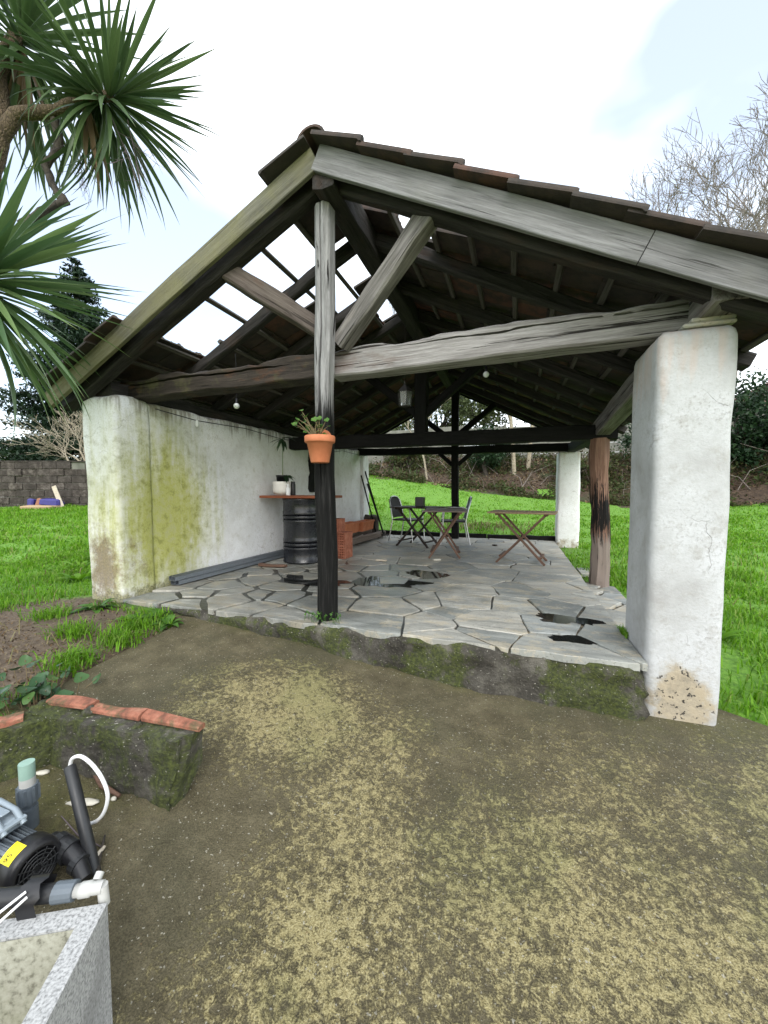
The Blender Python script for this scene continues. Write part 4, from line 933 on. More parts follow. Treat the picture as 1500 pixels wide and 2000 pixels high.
# lantern and bulbs
ln = empty('lantern', (-1.27, 4.45, 2.0), 'old metal and glass lantern hanging from the roof', 'lantern'); Tl = Matrix.Translation((-1.27, 4.45, 1.98))
mb = MB(); mb.lathe([(.075, 0), (.078, .012), (.0, .012)], 6, Tl, False); mb.lathe([(.10, .175), (.085, .20), (.03, .25), (.012, .27), (.012, .30), (0, .30)], 6, Tl, False)
for k in range(6):
    a = math.pi * k / 3; mb.tube([Tl @ Vector((.072 * math.cos(a), .072 * math.sin(a), .0)), Tl @ Vector((.09 * math.cos(a), .09 * math.sin(a), .18))], .004, 5)
mb.build('lantern_frame', MT['iron'], ln)
mb = MB(); mb.lathe([(.066, .01), (.084, .175)], 6, Tl, False); mb.build('lantern_glass', MT['lantern_glass'], ln)
mb = MB(); mb.tube([Tl @ Vector((0, 0, .30)), Tl @ Vector((.005, 0, .6)), Tl @ Vector((0, 0, 1.0))], .003, 5); mb.build('chain', MT['iron'], ln)
def bulb(x, y, z, top, lab, mat='clear_glass_bulb', r=.03):
    e = empty('light_bulb', (x, y, z), lab, 'light bulb', 'bare bulbs under the roof'); T = Matrix.Translation((x, y, z))
    mb = MB(); mb.lathe([(r * math.sin(math.pi * k / 10), -r * math.cos(math.pi * k / 10)) for k in range(11)], 16, T); mb.build('globe', MT[mat], e)
    mb = MB(); mb.lathe([(.014, r * .8), (.014, r + .045), (0, r + .045)], 12, T); mb.tube([(x, y, z + r + .04), (x + .01, y, (z + top) / 2), (x, y, top)], .003, 5); mb.build('socket', MT['black_plastic'], e)
bulb(-.31, 4.05, 2.16, 2.68, 'round glass bulb hanging under the right roof slope'); bulb(-2.76, 3.32, 1.87, 2.40, 'bare glass bulb hanging below the left end of the tie beam')
mb = MB(); wire = [(-3.36, 2.9, 1.80), (-3.36, 3.4, 1.77), (-3.35, 4.2, 1.80), (-3.35, 5.0, 1.76), (-3.34, 5.8, 1.80), (-3.32, 6.5, 1.70), (-3.30, 7.0, 1.78), (-3.28, 7.9, 1.76)]
wire = [(-3.39 + .024 * (y - 2.84), y, z) for x, y, z in wire]
lg = empty('string_light', (-3.36, 2.9, 1.8), 'thin string light cable running along the top of the white wall', 'string light'); mb.tube(wire, .005, 5); mb.build('cable', MT['black_rubber'], lg)
for x, y, z in wire[1::2]:
    mb = MB(); mb.lathe([(.0, -.075), (.018, -.065), (.022, -.045), (.014, -.02), (.014, 0), (0, .0)], 12, Matrix.Translation((x + .012, y, z))); mb.build('bulb', MT['clear_glass_bulb'], lg)
mb = MB(); mb.tube([(-3.31, 6.35, 1.80), (-3.315, 6.38, 1.5), (-3.315, 6.36, 1.25), (-3.305, 6.28, 1.18), (-3.295, 6.22, 1.14)], .008, 6); mb.box((-3.30, 6.22, 1.13), (.03, .07, .03)); tag(mb.build('loose_cable', MT['black_rubber']), 'loose black cable dangling on the white wall', 'cable')
# wet leaves/scraps on floor
for k, (x, y, nm, lab, mt) in enumerate(((-1.78, 5.05, 'wood_scrap', 'thin pale wood sliver on the floor right of the bricks', 'palewood'), (-1.05, 5.35, 'stone_chip', 'small pale stone chip on the floor near the tables', 'pebble'), (-.35, 7.1, 'bark_piece', 'dark flat scrap on the floor at the back', 'bark_dark'))):
    mb = MB(); mb.box((0, 0, .012), (.16 - .05 * k, .035 + .02 * k, .02), None, .004); tag(mb.build(nm, MT[mt], None, Matrix.Translation((x, y, .002)) @ Matrix.Rotation(.4 * k + .1, 4, 'Z')), lab, 'scrap')

# ------------------------------------------------------------------ foreground: low wall, pump, basin
zl = h1(-1.5, 1.15)
lw = empty('low_wall', (-1.7, 1.2, zl), 'low mossy L-shaped wall capped with red bricks', 'low wall')
def rough_wall(name, a, b, t, z0, z1, mat, parent, ragged=0.0, n=26):
    M, L = frame(a, b); vs = []; fs = []; m = 8; prof = []
    for k in range(m + 1): prof.append((-t / 2, z0 + (z1 - z0) * k / m))
    for k in range(1, 4): prof.append((-t / 2 + t * k / 4, z1))
    for k in range(m, -1, -1): prof.append((t / 2, z0 + (z1 - z0) * k / m))
    P = len(prof)
    for i in range(n + 1):
        x = L * i / n
        for (y, z) in prof:
            d = .022 * noise.noise(Vector((x * 9, y * 9 + 3, z * 9))) + .012 * noise.noise(Vector((x * 25, y * 25, z * 25)))
            e = 0
            if i > n - 4: e = ragged * (noise.noise(Vector((y * 13, z * 11, 4))) * .8 - .35 * (z - z0) / (z1 - z0) * -1) * (i - (n - 4)) / 4
            vs.append((x + e, y + (d if y > 0 else -d if y < 0 else 0), z + (d * .5 if z == z1 else 0)))
    for i in range(n):
        for k in range(P - 1): fs.append((i * P + k, (i + 1) * P + k, (i + 1) * P + k + 1, i * P + k + 1))
    fs.append(tuple(range(P))); fs.append(tuple(range(n * P + P - 1, n * P - 1, -1)))
    mb = MB(); mb.add(vs, fs, False); return mb.build(name, mat, parent, M)
zc = .03
def end_rag(o):
    for v in o.data.vertices:
        if v.co.x > .70:
            k = (v.co.x - .70) / .10; v.co.x += k * (.06 * noise.noise(Vector((v.co.y * 14, v.co.z * 11, 3))) + .035 * noise.noise(Vector((v.co.y * 40, v.co.z * 34, 8))) - .055 * min(1, max(0, (.0 - v.co.z) / .25))); v.co.y += k * .02 * noise.noise(Vector((v.co.z * 20, v.co.x * 20, 1)))
w1 = rough_wall('wall_body', (-2.05, 1.115, 0), (-1.255, 1.175, 0), .125, zl - .18, zc - .02, MT['mossy_wall'], lw, .06, 60); end_rag(w1)
rough_wall('wall_body', (-1.955, 1.12, 0), (-2.40, .36, 0), .125, zl - .18, zc - .028, MT['mossy_wall'], lw)
def cap(a, b, w, h):
    o = beam('brick', a, b, w, h, MT['brick_cap'], lw, seg=16, wob=.004, rough=.008, ch=.006)
for k, (xa, xb) in enumerate(((-2.035, -1.785), (-1.778, -1.505), (-1.498, -1.205))): cap((xa, 1.135 + .075 * (xa + 2.05), zc - .008 + .004 * k), (xb, 1.135 + .075 * (xb + 2.05), zc - .004), .048, .024)
for k in range(3):
    a = Vector((-2.03, 1.03, zc - .018)) + Vector((-.516, -.857, 0)) * (.22 * k); cap(a, a + Vector((-.516, -.857, 0)) * .20, .085, .03)
for k, (x, y, r_, zz) in enumerate(((-1.78, 1.14, .032, zc - .012), (-1.485, 1.135, .022, zc - .022), (-2.04, 1.10, .04, zc - .03))):
    mb = MB(); mb.lathe([(0, -.5), (.9, -.4), (1.0, .1), (.7, .55), (0, .75)], 16, Matrix.Translation((x, y, zz)) @ Matrix.Scale(r_, 4)); me = mb.mesh('moss_lump')
    for v in me.vertices: v.co += Vector((nz(*v.co, 31), nz(*v.co, 33), nz(*v.co, 35))) * .016
    obj('moss_lump', me, MT['mossy_wall'], lw)
# pump
PZ = h1(-1.5, .75) + .086
pump = empty('water_pump', (-1.55, .74, PZ - .10), 'grey electric water pump with black fan cover and yellow sticker', 'pump')
fan = Vector((-1.392, .722, PZ)); axd = Vector((.985, .0, 0)).normalized(); Mp, _ = frame(fan - axd * .42 * .84, fan); Mp = Mp @ Matrix.Scale(.84, 4)
ROT = Mp @ Matrix.Rotation(math.pi / 2, 4, 'Y')       # lathe z -> pump x
def plathe(prof, nm, mat, n=40): mb = MB(); mb.lathe(prof, n, ROT); return mb.build(nm, mat, pump)
plathe([(0, .10), (.068, .10), (.068, .345), (0, .345)], 'motor_body', MT['motor_grey'])
for k in range(34):
    a = 2 * math.pi * k / 34; mb = MB(); mb.box((.22, 0, .073), (.235, .0035, .022)); me = mb.mesh('cooling_fin'); obj('cooling_fin', me, MT['motor_grey'], pump, Mp @ Matrix.Rotation(a, 4, 'X'))
fc = plathe([(.088, .330), (.092, .335), (.092, .385), (.086, .405), (.070, .416), (.066, .412), (.066, .408), (0, .408)], 'fan_cover', MT['black_plastic'])
mb = MB()
for rr in (.018, .032, .046, .058):
    ring = [Mp @ Vector((.4155, rr * math.cos(2 * math.pi * k / 24), rr * math.sin(2 * math.pi * k / 24))) for k in range(25)]; mb.tube(ring, .0022, 5, False)
for k in range(12):
    a = 2 * math.pi * k / 12; mb.tube([Mp @ Vector((.4155, .012 * math.cos(a), .012 * math.sin(a))), Mp @ Vector((.4155, .068 * math.cos(a), .068 * math.sin(a)))], .002, 5)
mb.build('grille', MT['black_rubber'], fc)
plathe([(0, .02), (.085, .02), (.095, .04), (.095, .085), (.07, .10)], 'front_flange', MT['motor_blue_grey'])
plathe([(0, -.12), (.06, -.12), (.085, -.09), (.085, .02), (0, .02)], 'pump_head', MT['iron'])
mb = MB(); mb.box((.20, 0, .112), (.13, .10, .05), Mp, .012); mb.build('terminal_box', MT['motor_blue_grey'], pump)
for s in (-1, 1):
    mb = MB(); mb.tube([Mp @ Vector(p) for p in ((.04, s * .03, .09), (.06, s * .03, .145), (.14, s * .03, .165), (.24, s * .03, .155), (.29, s * .03, .115))], .009, 8); mb.build('carry_handle', MT['motor_blue_grey'], pump)
mb = MB(); mb.box((.15, 0, .162), (.18, .03, .008), Mp, .003); mb.box((.275, 0, .13), (.02, .09, .014), Mp, .003); mb.build('handle_bridge', MT['motor_blue_grey'], pump)
for s in (-1, 1): mb = MB(); mb.box((.17, s * .06, -.088), (.16, .03, .024), Mp, .004); mb.build('foot', MT['black_plastic'], pump)
# yellow sticker wrapped on the cover with two figures printed on it
mb = MB(); vs = []; n = 10
for i in range(n + 1):
    a = R(42 + 40 * i / n)
    for x in (.328, .384): vs.append(Mp @ Vector((x, -.0932 * math.cos(a), .0932 * math.sin(a))))
mb.add(vs, [(2 * i, 2 * i + 1, 2 * i + 3, 2 * i + 2) for i in range(n)], True); stk = mb.build('sticker', MT['yellow_sticker'], pump)
cu = bpy.data.curves.new('sticker_print', 'FONT'); cu.body = '95'; cu.size = .028; cu.align_x = 'CENTER'; cu.align_y = 'CENTER'
to = bpy.data.objects.new('sticker_print_tmp', cu); COL.objects.link(to); dg = bpy.context.evaluated_depsgraph_get(); tme2 = bpy.data.meshes.new_from_object(to.evaluated_get(dg)); bpy.data.objects.remove(to)
for v in tme2.vertices:
    s_, u_ = v.co.x, v.co.y; a = R(53) + s_ / .0932 * 1.0; p = Mp @ Vector((.356 + u_ * -1.0, -.0938 * math.cos(a), .0938 * math.sin(a))); v.co = p
tme2.materials.clear(); obj('printed_figures', tme2, MT['ink'], stk)
# outlet elbow at right of pump
mb = MB(); mb.tube([(-1.47, .80, PZ - .01), (-1.41, .81, PZ - .015), (-1.35, .805, PZ - .035), (-1.29, .79, PZ - .07)], [.032, .032, .026, .022], 14); mb.build('outlet_elbow', MT['black_plastic'], pump)
for p, r_ in (((-1.44, .806, PZ - .012), .036), ((-1.395, .808, PZ - .02), .035), ((-1.34, .803, PZ - .042), .030)):
    mb = MB(); mb.tube([Vector(p) - Vector((.012, 0, 0)), Vector(p) + Vector((.012, 0, -.004))], r_, 16, True, False); mb.build('outlet_collar', MT['black_rubber'], pump)
# pvc riser
rv = empty('pvc_riser', (-1.68, .86, PZ - .1), 'grey and green plastic pipe riser standing behind the pump', 'pipe')
xr, yr = -1.685, .855
for nm, z0, z1, r_, mt in (('pipe', -.30, -.02, .020, 'pvc_grey'), ('coupling', -.15, -.085, .030, 'pvc_grey'), ('thread', -.085, -.055, .024, 'pvc_white'), ('pipe_end', -.055, .0, .024, 'pvc_green'), ('elbow_joint', -.26, -.17, .027, 'pvc_grey')):
    mb = MB(); mb.tube([(xr, yr, z0), (xr, yr, (z0 + z1) / 2), (xr, yr, z1)], r_, 16, True, True); mb.build(nm, MT[mt], rv)
for k in range(8):
    a = math.pi * k / 4; mb = MB(); mb.box((xr + .03 * math.cos(a), yr + .03 * math.sin(a), -.117), (.008, .008, .055)); mb.build('coupling_rib', MT['pvc_grey'], rv)
# conduit with white cable loop
cd = empty('conduit_tube', (-1.32, .84, zl - .02), 'black plastic conduit sticking up from the ground by the pump', 'conduit')
mb = MB(); cp_ = [(-1.315, .835, -.285), (-1.345, .842, -.22), (-1.40, .855, -.12), (-1.46, .875, -.05), (-1.515, .895, -.005)]
mb.tube(cp_, .0185, 14); mb.build('tube', MT['black_rubber'], cd)
mb = MB(); base = [Vector(p) for p in ((-1.515, .895, -.005), (-1.50, .895, .03), (-1.455, .895, .05), (-1.40, .895, .035), (-1.35, .895, -.005), (-1.325, .895, -.06), (-1.345, .895, -.125), (-1.39, .895, -.175), (-1.45, .89, -.20), (-1.48, .90, -.20))]
sm = []
for i in range(len(base) - 1):
    p0, p1, p2, p3 = base[max(i - 1, 0)], base[i], base[i + 1], base[min(i + 2, len(base) - 1)]
    for t in (0, .25, .5, .75): sm.append(.5 * ((2 * p1) + (-p0 + p2) * t + (2 * p0 - 5 * p1 + 4 * p2 - p3) * t * t + (-p0 + 3 * p1 - 3 * p2 + p3) * t ** 3))
sm.append(base[-1]); mb.tube(sm, .0062, 10); tag(mb.build('white_cable', MT['white_cable']), 'white electric cable looping out of the black conduit', 'cable')
# basin
e1 = Vector((-.876, -.482, 0)); e2 = Vector((.482, -.876, 0)); BC = Vector((-.92, .61, 0))
Bz = Matrix((e1, e2, Vector((0, 0, 1)))).transposed().to_4x4(); Bz.translation = BC      # local x left along the back rim, y towards the viewer
zb = h1(-.95, .4) - .02
basin = empty('stone_basin', tuple(BC + e1 * .35 + e2 * .25 + Vector((0, 0, zb))), 'grey granite washing basin standing in the near left corner', 'basin')
W_, D_, T_ = .72, .52, .045
def slab(nm, pts2, z0, z1, mat):
    mb = MB(); n = len(pts2); vs = [(x, y, z0) for x, y in pts2] + [(x, y, z1) for x, y in pts2]; mb.add(vs, [tuple(range(n)), tuple(range(2 * n - 1, n - 1, -1))] + [(k, k + n, (k + 1) % n + n, (k + 1) % n) for k in range(n)])
    return mb.build(nm, mat, basin, Bz)
slab('right_side', [(0, 0), (T_, T_), (T_, D_ - T_), (0, D_)], zb, 0, MT['granite']); slab('back_side', [(0, 0), (W_, 0), (W_ - T_, T_), (T_, T_)], zb, 0, MT['granite'])
slab('left_side', [(W_, 0), (W_, D_), (W_ - T_, D_ - T_), (W_ - T_, T_)], zb, 0, MT['granite']); slab('front_side', [(0, D_), (T_, D_ - T_), (W_ - T_, D_ - T_), (W_, D_)], zb, 0, MT['granite'])
mb = MB(); q = T_ + .0015; w2, d2 = W_ - q, D_ - q; zf_ = -.24
mb.add([(q, q, -.004), (w2, q, -.004), (w2, d2, -.004), (q, d2, -.004), (q + .03, q + .03, zf_), (w2 - .03, q + .03, zf_), (w2 - .03, d2 - .03, zf_), (q + .03, d2 - .03, zf_)], [(0, 1, 5, 4), (1, 2, 6, 5), (2, 3, 7, 6), (3, 0, 4, 7), (4, 5, 6, 7)]); mb.build('bowl', MT['granite_inside'], basin, Bz)
mb = MB(); mb.tube([Bz @ Vector(p) for p in ((.10, .22, -.19), (.18, .24, -.17), (.30, .30, -.19), (.45, .36, -.2), (.6, .4, -.2))], .011, 10); tag(mb.build('black_hose', MT['black_rubber']), 'thin black hose lying inside the granite basin', 'hose')
hs = empty('supply_hose', tuple(Bz @ Vector((.2, -.03, .02))), 'black hose with white pipe end resting along the back rim of the basin', 'hose')
def bz(*p): return Bz @ Vector(p)
mb = MB(); mb.tube([bz(.75, -.06, .01), bz(.5, -.05, .02), bz(.30, -.035, .024), bz(.12, -.025, .022)], .0195, 14); mb.build('hose', MT['black_rubber'], hs)
mb = MB(); mb.tube([bz(.125, -.025, .022), bz(.08, -.022, .023)], [.022, .021], 14, True, False); mb.build('clamp', MT['pvc_grey'], hs)
mb = MB(); mb.tube([bz(.085, -.022, .022), bz(.07, -.021, .022), bz(.068, -.021, .022), bz(.045, -.02, .023), bz(.043, -.02, .023), bz(.018, -.02, .023)], [.014, .014, .0165, .0165, .014, .014], 12); mb.tube([bz(.02, -.02, .028), bz(.016, -.018, -.02)], .012, 12); mb.tube([bz(.04, -.035, .028), bz(.038, -.048, .036)], .010, 10); mb.build('pvc_end', MT['pvc_white'], hs)
mb = MB(); vs = []
for k in range(11):
    a = math.pi * k / 10 * 1.25 - .3
    for xx in (.145, .185): vs.append(bz(xx + .006 * math.sin(k * 2.1), -.025 - .034 * math.cos(a) * -1, .028 + .034 * math.sin(a) - (.03 if k in (0,) else 0)))
mb.add(vs, [(2 * k, 2 * k + 1, 2 * k + 3, 2 * k + 2) for k in range(10)], True); mb.build('plastic_wrap', MT['black_plastic'], hs)
for p, q in ((((.17, .0, .06), (.24, .06, .02)), 0), (((.16, .012, .058), (.22, .075, .012)), 0)):
    mb = MB(); mb.tube([bz(*p[0]), bz(*[(a + b) / 2 + .006 for a, b in zip(*p)]), bz(*p[1])], .003, 6); mb.build('tie_string', MT['white_cable'], hs)
# scraps near the pump
def scrap(nm, x, y, sx, sy, sz, rz, mat, lab, cat):
    mb = MB(); mb.lathe([(math.sin(math.pi * q / 6), -math.cos(math.pi * q / 6)) for q in range(7)], 9); me = mb.mesh(nm)
    for v in me.vertices: v.co *= 1 + .3 * noise.noise(v.co * 1.7 + Vector((x * 9, y * 9, 0))); v.co.x *= sx; v.co.y *= sy; v.co.z *= sz
    tag(obj(nm, me, MT[mat], None, Matrix.Translation((x, y, h1(x, y) + sz * .6)) @ Matrix.Rotation(rz, 4, 'Z')), lab, cat)
scrap('pebble', -1.61, .99, .065, .02, .008, .35, 'pebble', 'pale flat stone lying in the mossy corner behind the pump', 'stone')
scrap('pebble', -1.52, 1.05, .012, .01, .008, 0, 'pebble', 'small white pebble near the white cable loop', 'stone')
scrap('pebble', -1.9, 1.02, .028, .014, .008, .5, 'pebble', 'pale stone chip left of the plastic riser', 'stone')
scrap('paper_scrap', -2.37, 1.40, .022, .010, .006, .1, 'white_plastic', 'crumpled white paper scrap on the concrete edge', 'litter')
for k, (pa, pb, r_, mt, lab) in enumerate((((-1.72, 1.10), (-1.50, 1.06), .012, 'tablewood', 'curved brown dead leaf stalk by the low wall'), ((-1.62, .92), (-1.36, .90), .003, 'dry_twig', 'thin dark twig lying behind the pump'), ((-1.40, .93), (-1.25, .80), .007, 'bark_dark', 'dark twig at the foot of the conduit'), ((-1.36, .90), (-1.345, .84), .010, 'palewood', 'pale wood splinter at the foot of the conduit'))):
    mb = MB(); a = Vector((*pa, h1(*pa) + r_ + .004)); b = Vector((*pb, h1(*pb) + r_ + .004)); c = (a + b) / 2 + Vector((.01, -.02, .006)); mb.tube([a, c, b], [r_ * .5, r_, r_ * .6], 7); tag(mb.build('twig', MT[mt]), lab, 'twig')

# ------------------------------------------------------------------ vegetation
def blades(P, h, w, lean, rs, two=True):
    n = len(P); th = rs.uniform(0, 2 * np.pi, n); d = np.stack([np.cos(th), np.sin(th), np.zeros(n)], 1); pr = np.stack([-np.sin(th), np.cos(th), np.zeros(n)], 1)
    up = np.array([0, 0, 1.0]); h = h[:, None]; w = w[:, None]; lean = lean[:, None]
    b = P; md = P + up * h * .6 + d * h * lean * .35; tp = P + up * h * (1 - .35 * lean) + d * h * lean
    if two:
        V = np.stack([b - pr * w, b + pr * w, md - pr * w * .8, md + pr * w * .8, tp], 1).reshape(-1, 3); o = (np.arange(n) * 5)[:, None]
        T = np.concatenate([o + np.array([[0, 1, 3]]), o + np.array([[0, 3, 2]]), o + np.array([[2, 3, 4]])], 0)
    else:
        V = np.stack([b - pr * w, b + pr * w, tp], 1).reshape(-1, 3); o = (np.arange(n) * 3)[:, None]; T = o + np.array([[0, 1, 2]])
    return V, T
def leaves(P, size, rs, aspect=.45, upb=.4):
    n = len(P); d = rs.normal(size=(n, 3)); d /= np.linalg.norm(d, axis=1)[:, None]; q = rs.normal(size=(n, 3)) + np.array([0, 0, upb]); s = np.cross(d, q); s /= np.linalg.norm(s, axis=1)[:, None] + 1e-9
    nn = np.cross(s, d); L = size[:, None]; w = L * aspect * .5
    V = np.stack([P - d * L * .5, P - s * w + nn * w * .4, P + d * L * .5, P + s * w + nn * w * .4], 1).reshape(-1, 3); o = (np.arange(n) * 4)[:, None]
    return V, np.concatenate([o + np.array([[0, 1, 2]]), o + np.array([[0, 2, 3]])], 0)
def mesh_obj(nm, V, T, mat, parent=None): return obj(nm, np_mesh(nm, V, T), MT[mat], parent)
def blocked(x, y, m=.02):
    return inpoly(x, y, APRON) | ((x > -3.9 - m) & (x < .73 + m) & (y > 2.46 - m) & (y < 8.4)) | ((x > .7) & (x < 1.14) & (y > 2.55) & (y < 3.1)) | ((x > .72) & (x < 1.15) & (y > 3.0) & (y < 5.25)) | ((x > .72) & (x < 1.15) & (y > 7.98) & (y < 8.42))
def bare(x, y):
    e = 1 - np.sqrt(((x + 3.5) / 1.75) ** 2 + ((y - 1.68) / 1.0) ** 2); n = np.array([noise.noise(Vector((a * 1.7, b * 1.7, 2.0))) for a, b in zip(x, y)]); return np.clip((1.5 * np.clip(e, 0, 1) + n * .8) * 1.6, 0, 1)
allV = []; allT = []; off = 0
def scatter(n, x0, x1, y0, y1, hm, wm, lawn=True, two=True, gate=None):
    global off
    x = rng.uniform(x0, x1, n); y = rng.uniform(y0, y1, n); k = ~blocked(x, y) & (y < foot_y(x) + .3 * np.sin(x * 3))
    k &= rng.random(n) > bare(x, y) * 1.05
    if gate is not None: k &= gate(x, y)
    x, y = x[k], y[k]; n = len(x)
    cl = np.array([noise.noise(Vector((a * 2.3, b * 2.3, 7.0))) + .6 * noise.noise(Vector((a * .5, b * .5, 1.0))) for a, b in zip(x, y)])
    h = hm * rng.uniform(.5, 1.35, n) * np.clip(1 + .75 * cl, .35, 2); w = wm * rng.uniform(.6, 1.5, n)
    P = np.stack([x, y, H(x, y) - .01], 1); V, T = blades(P, h, w, rng.uniform(.1, 1.0, n), rng, two); allV.append(V); allT.append(T + off); off += len(V)
scatter(52000, -6.5, -2.5, .3, 5.0, .075, .0045); scatter(30000, -13, -3.9, 3.0, 8.3, .09, .010)
scatter(22000, -14.5, -6, 1.5, 9, .08, .012, two=False)
scatter(20000, 1.0, 4.0, 1.6, 6.5, .085, .005); scatter(16000, .73, 7, 5.0, 10, .08, .009); scatter(26000, -6, 8, 8.2, 12.5, .065, .012); scatter(26000, -9, 11, 11.5, 17, .06, .018, two=False)
tag(mesh_obj('grass', np.concatenate(allV), np.concatenate(allT), 'grass'), 'bright green meadow grass around the shed', 'grass', None, 'stuff')
n = 2600; x = rng.uniform(-9, 4, n); y = rng.uniform(.6, 9, n); k = ~blocked(x, y); x, y = x[k], y[k]; P = np.stack([x, y, H(x, y)], 1); V, T = blades(P, rng.uniform(.05, .16, len(x)), rng.uniform(.002, .005, len(x)), rng.uniform(.3, 1.3, len(x)), rng)
tag(mesh_obj('dry_stalks', V, T, 'dry_grass'), 'dry yellow stalks scattered through the grass', 'dry grass', None, 'stuff')
# broad-leaved weeds and tufts
def rosette(x, y, n, L, w, mat, nm, lab, cat, gr=None, rs=rp, droop=.5, zadd=0.0):
    mb = MB(); z = h1(x, y) + zadd
    for k in range(n):
        a = rs.uniform(0, 6.28); long_leaf(mb, (x + .02 * math.cos(a), y + .02 * math.sin(a), z), (math.cos(a), math.sin(a), rs.uniform(.3, 1.3)), L * rs.uniform(.6, 1.2), w * rs.uniform(.7, 1.2), droop)
    return tag(mb.build(nm, MT[mat]), lab, cat, gr)
for k, (x, y, L, lab) in enumerate(((-2.82, 2.36, .16, 'leafy weed at the left corner of the stone floor'), (-2.62, 2.30, .15, 'leafy weed where the concrete meets the floor edge'), (-2.95, 2.25, .12, 'small leafy weed left of the floor corner'), (-3.45, 2.30, .2, 'plantain clump at the foot of the stained pier'))):
    rosette(x, y, 16, L, .03, 'broadleaf', 'leafy_weed', lab, 'weed', 'weeds by the floor edge')
for k, (x, y, lab) in enumerate(((-4.6, 2.9, 'big plantain clump in the left lawn near the pier'), (-5.2, 3.3, 'big plantain clump in the left lawn, outer'), (-4.3, 3.5, 'plantain clump farther back along the left wall'), (1.75, 3.0, 'broad-leaved clump in the grass right of the front pillar'), (1.6, 3.9, 'broad-leaved clump in the grass behind the front pillar'))):
    rosette(x, y, 14, .26, .028, 'grass', 'plantain', lab, 'weed', 'plantain clumps in the lawn', droop=.35)
for k, (x, y, lab) in enumerate(((-2.68, 1.62, 'grass tuft hanging over the concrete edge above the ivy'), (-2.70, 1.95, 'grass tuft on the concrete edge, middle one'), (-2.78, 2.15, 'grass tuft on the concrete edge nearest the floor'), (-3.1, 1.9, 'lone grass tuft in the bare earth'), (-3.3, 1.3, 'low grass tuft in bare earth at the left border'), (-3.62, 2.05, 'grass tuft in the earth below the stained pier'))):
    n = 260; P = np.stack([np.clip(rng.normal(x, .08, n), x - .18, x + .18), np.clip(rng.normal(y, .06, n), y - .14, y + .14), np.zeros(n)], 1); P[:, 2] = H(P[:, 0], P[:, 1]) - .01; V, T = blades(P, rng.uniform(.05, .15, n), rng.uniform(.002, .005, n), rng.uniform(.3, 1.2, n), rng)
    tag(mesh_obj('grass_tuft', V, T, 'grass'), lab, 'grass tuft', 'tufts along the concrete edge')
# weeds at post foot, in front joint, on roof
mb = MB()
for k in range(46):
    a = rp.uniform(0, 6.28); x = -1.37 + rp.gauss(0, .075); y = 2.58 + rp.gauss(0, .035); mb_ = Vector((x, y, .0)); tip = mb_ + Vector((rp.gauss(0, .02), rp.gauss(0, .02), rp.uniform(.02, .07))); mb.tube([mb_, tip], .0014, 4); round_leaf(mb, tip, (rp.gauss(0, .5), rp.gauss(-.3, .5), 1), rp.uniform(.007, .014), 3)
tag(mb.build('post_weed', MT['broadleaf']), 'small weeds growing around the foot of the charred front post', 'weed')
n = 160; P = np.stack([rng.normal(1.0, .08, n) * .06 + .66, rng.normal(3.02, .05, n), np.zeros(n)], 1); V, T = blades(P, rng.uniform(.02, .07, n), rng.uniform(.0015, .003, n), rng.uniform(.2, 1.1, n), rng); tag(mesh_obj('grass_tuft', V, T, 'grass'), 'tiny grass tuft in the paving joint beside the front pillar', 'grass tuft')
n = 500; P = np.stack([rng.normal(XR - .10, .05, n), rng.uniform(4.25, 4.75, n), np.zeros(n)], 1); P[:, 2] = zt(XR) - SL * np.abs(P[:, 0] - XR) + .01; V, T = blades(P, rng.uniform(.04, .14, n), rng.uniform(.0012, .003, n), rng.uniform(.2, 1.1, n), rng); tag(mesh_obj('roof_weed', V, T, 'dry_grass'), 'dry weeds growing in the roof gap near the ridge', 'weed')
# ivy plant by the low wall
mbs = MB(); mbl = MB()
for k in range(60):
    x = -2.42 + rp.gauss(0, .16); y = 1.28 + rp.gauss(0, .10); z = h1(x, y) + .02 + abs(rp.gauss(0, .07)); nrm = (rp.gauss(0, .5), rp.gauss(-.5, .5), 1)
    round_leaf(mbl, (x, y, z), nrm, rp.uniform(.022, .05), 3); mbs.tube([(x, y, z), (x * .8 - 2.45 * .2, y * .8 + 1.3 * .2, h1(x, y))], .002, 4)
iv = empty('ivy_plant', (-2.42, 1.28, h1(-2.42, 1.28)), 'dark green ivy clump at the corner of the low brick-capped wall', 'ivy'); mbs.build('stems', MT['plant_stem'], iv); mbl.build('leaves', MT['ivy'], iv)
# earth crumbs and dead bits on the bare patch
n = 4200; P = np.stack([rng.normal(-3.2, .8, n), rng.normal(1.65, .5, n), np.zeros(n)], 1); k = ~blocked(P[:, 0], P[:, 1]); P = P[k]; P[:, 2] = H(P[:, 0], P[:, 1]) + .006; V, T = leaves(P, rng.uniform(.008, .04, len(P)), rng, .35, 3); tag(mesh_obj('dead_leaves', V, T, 'litter_bits'), 'dry leaf crumbs scattered over the bare earth', 'dead leaves', None, 'stuff')
n = 700; P = np.stack([rng.uniform(-2.4, 1.6, n), rng.uniform(.2, 2.45, n), np.zeros(n)], 1); P[:, 2] = H(P[:, 0], P[:, 1]) + .004; V, T = leaves(P, rng.uniform(.003, .008, n), rng, .7, 5); tag(mesh_obj('concrete_crumbs', V, T, 'litter_bits'), 'tiny pale grit scattered on the concrete', 'grit', None, 'stuff')

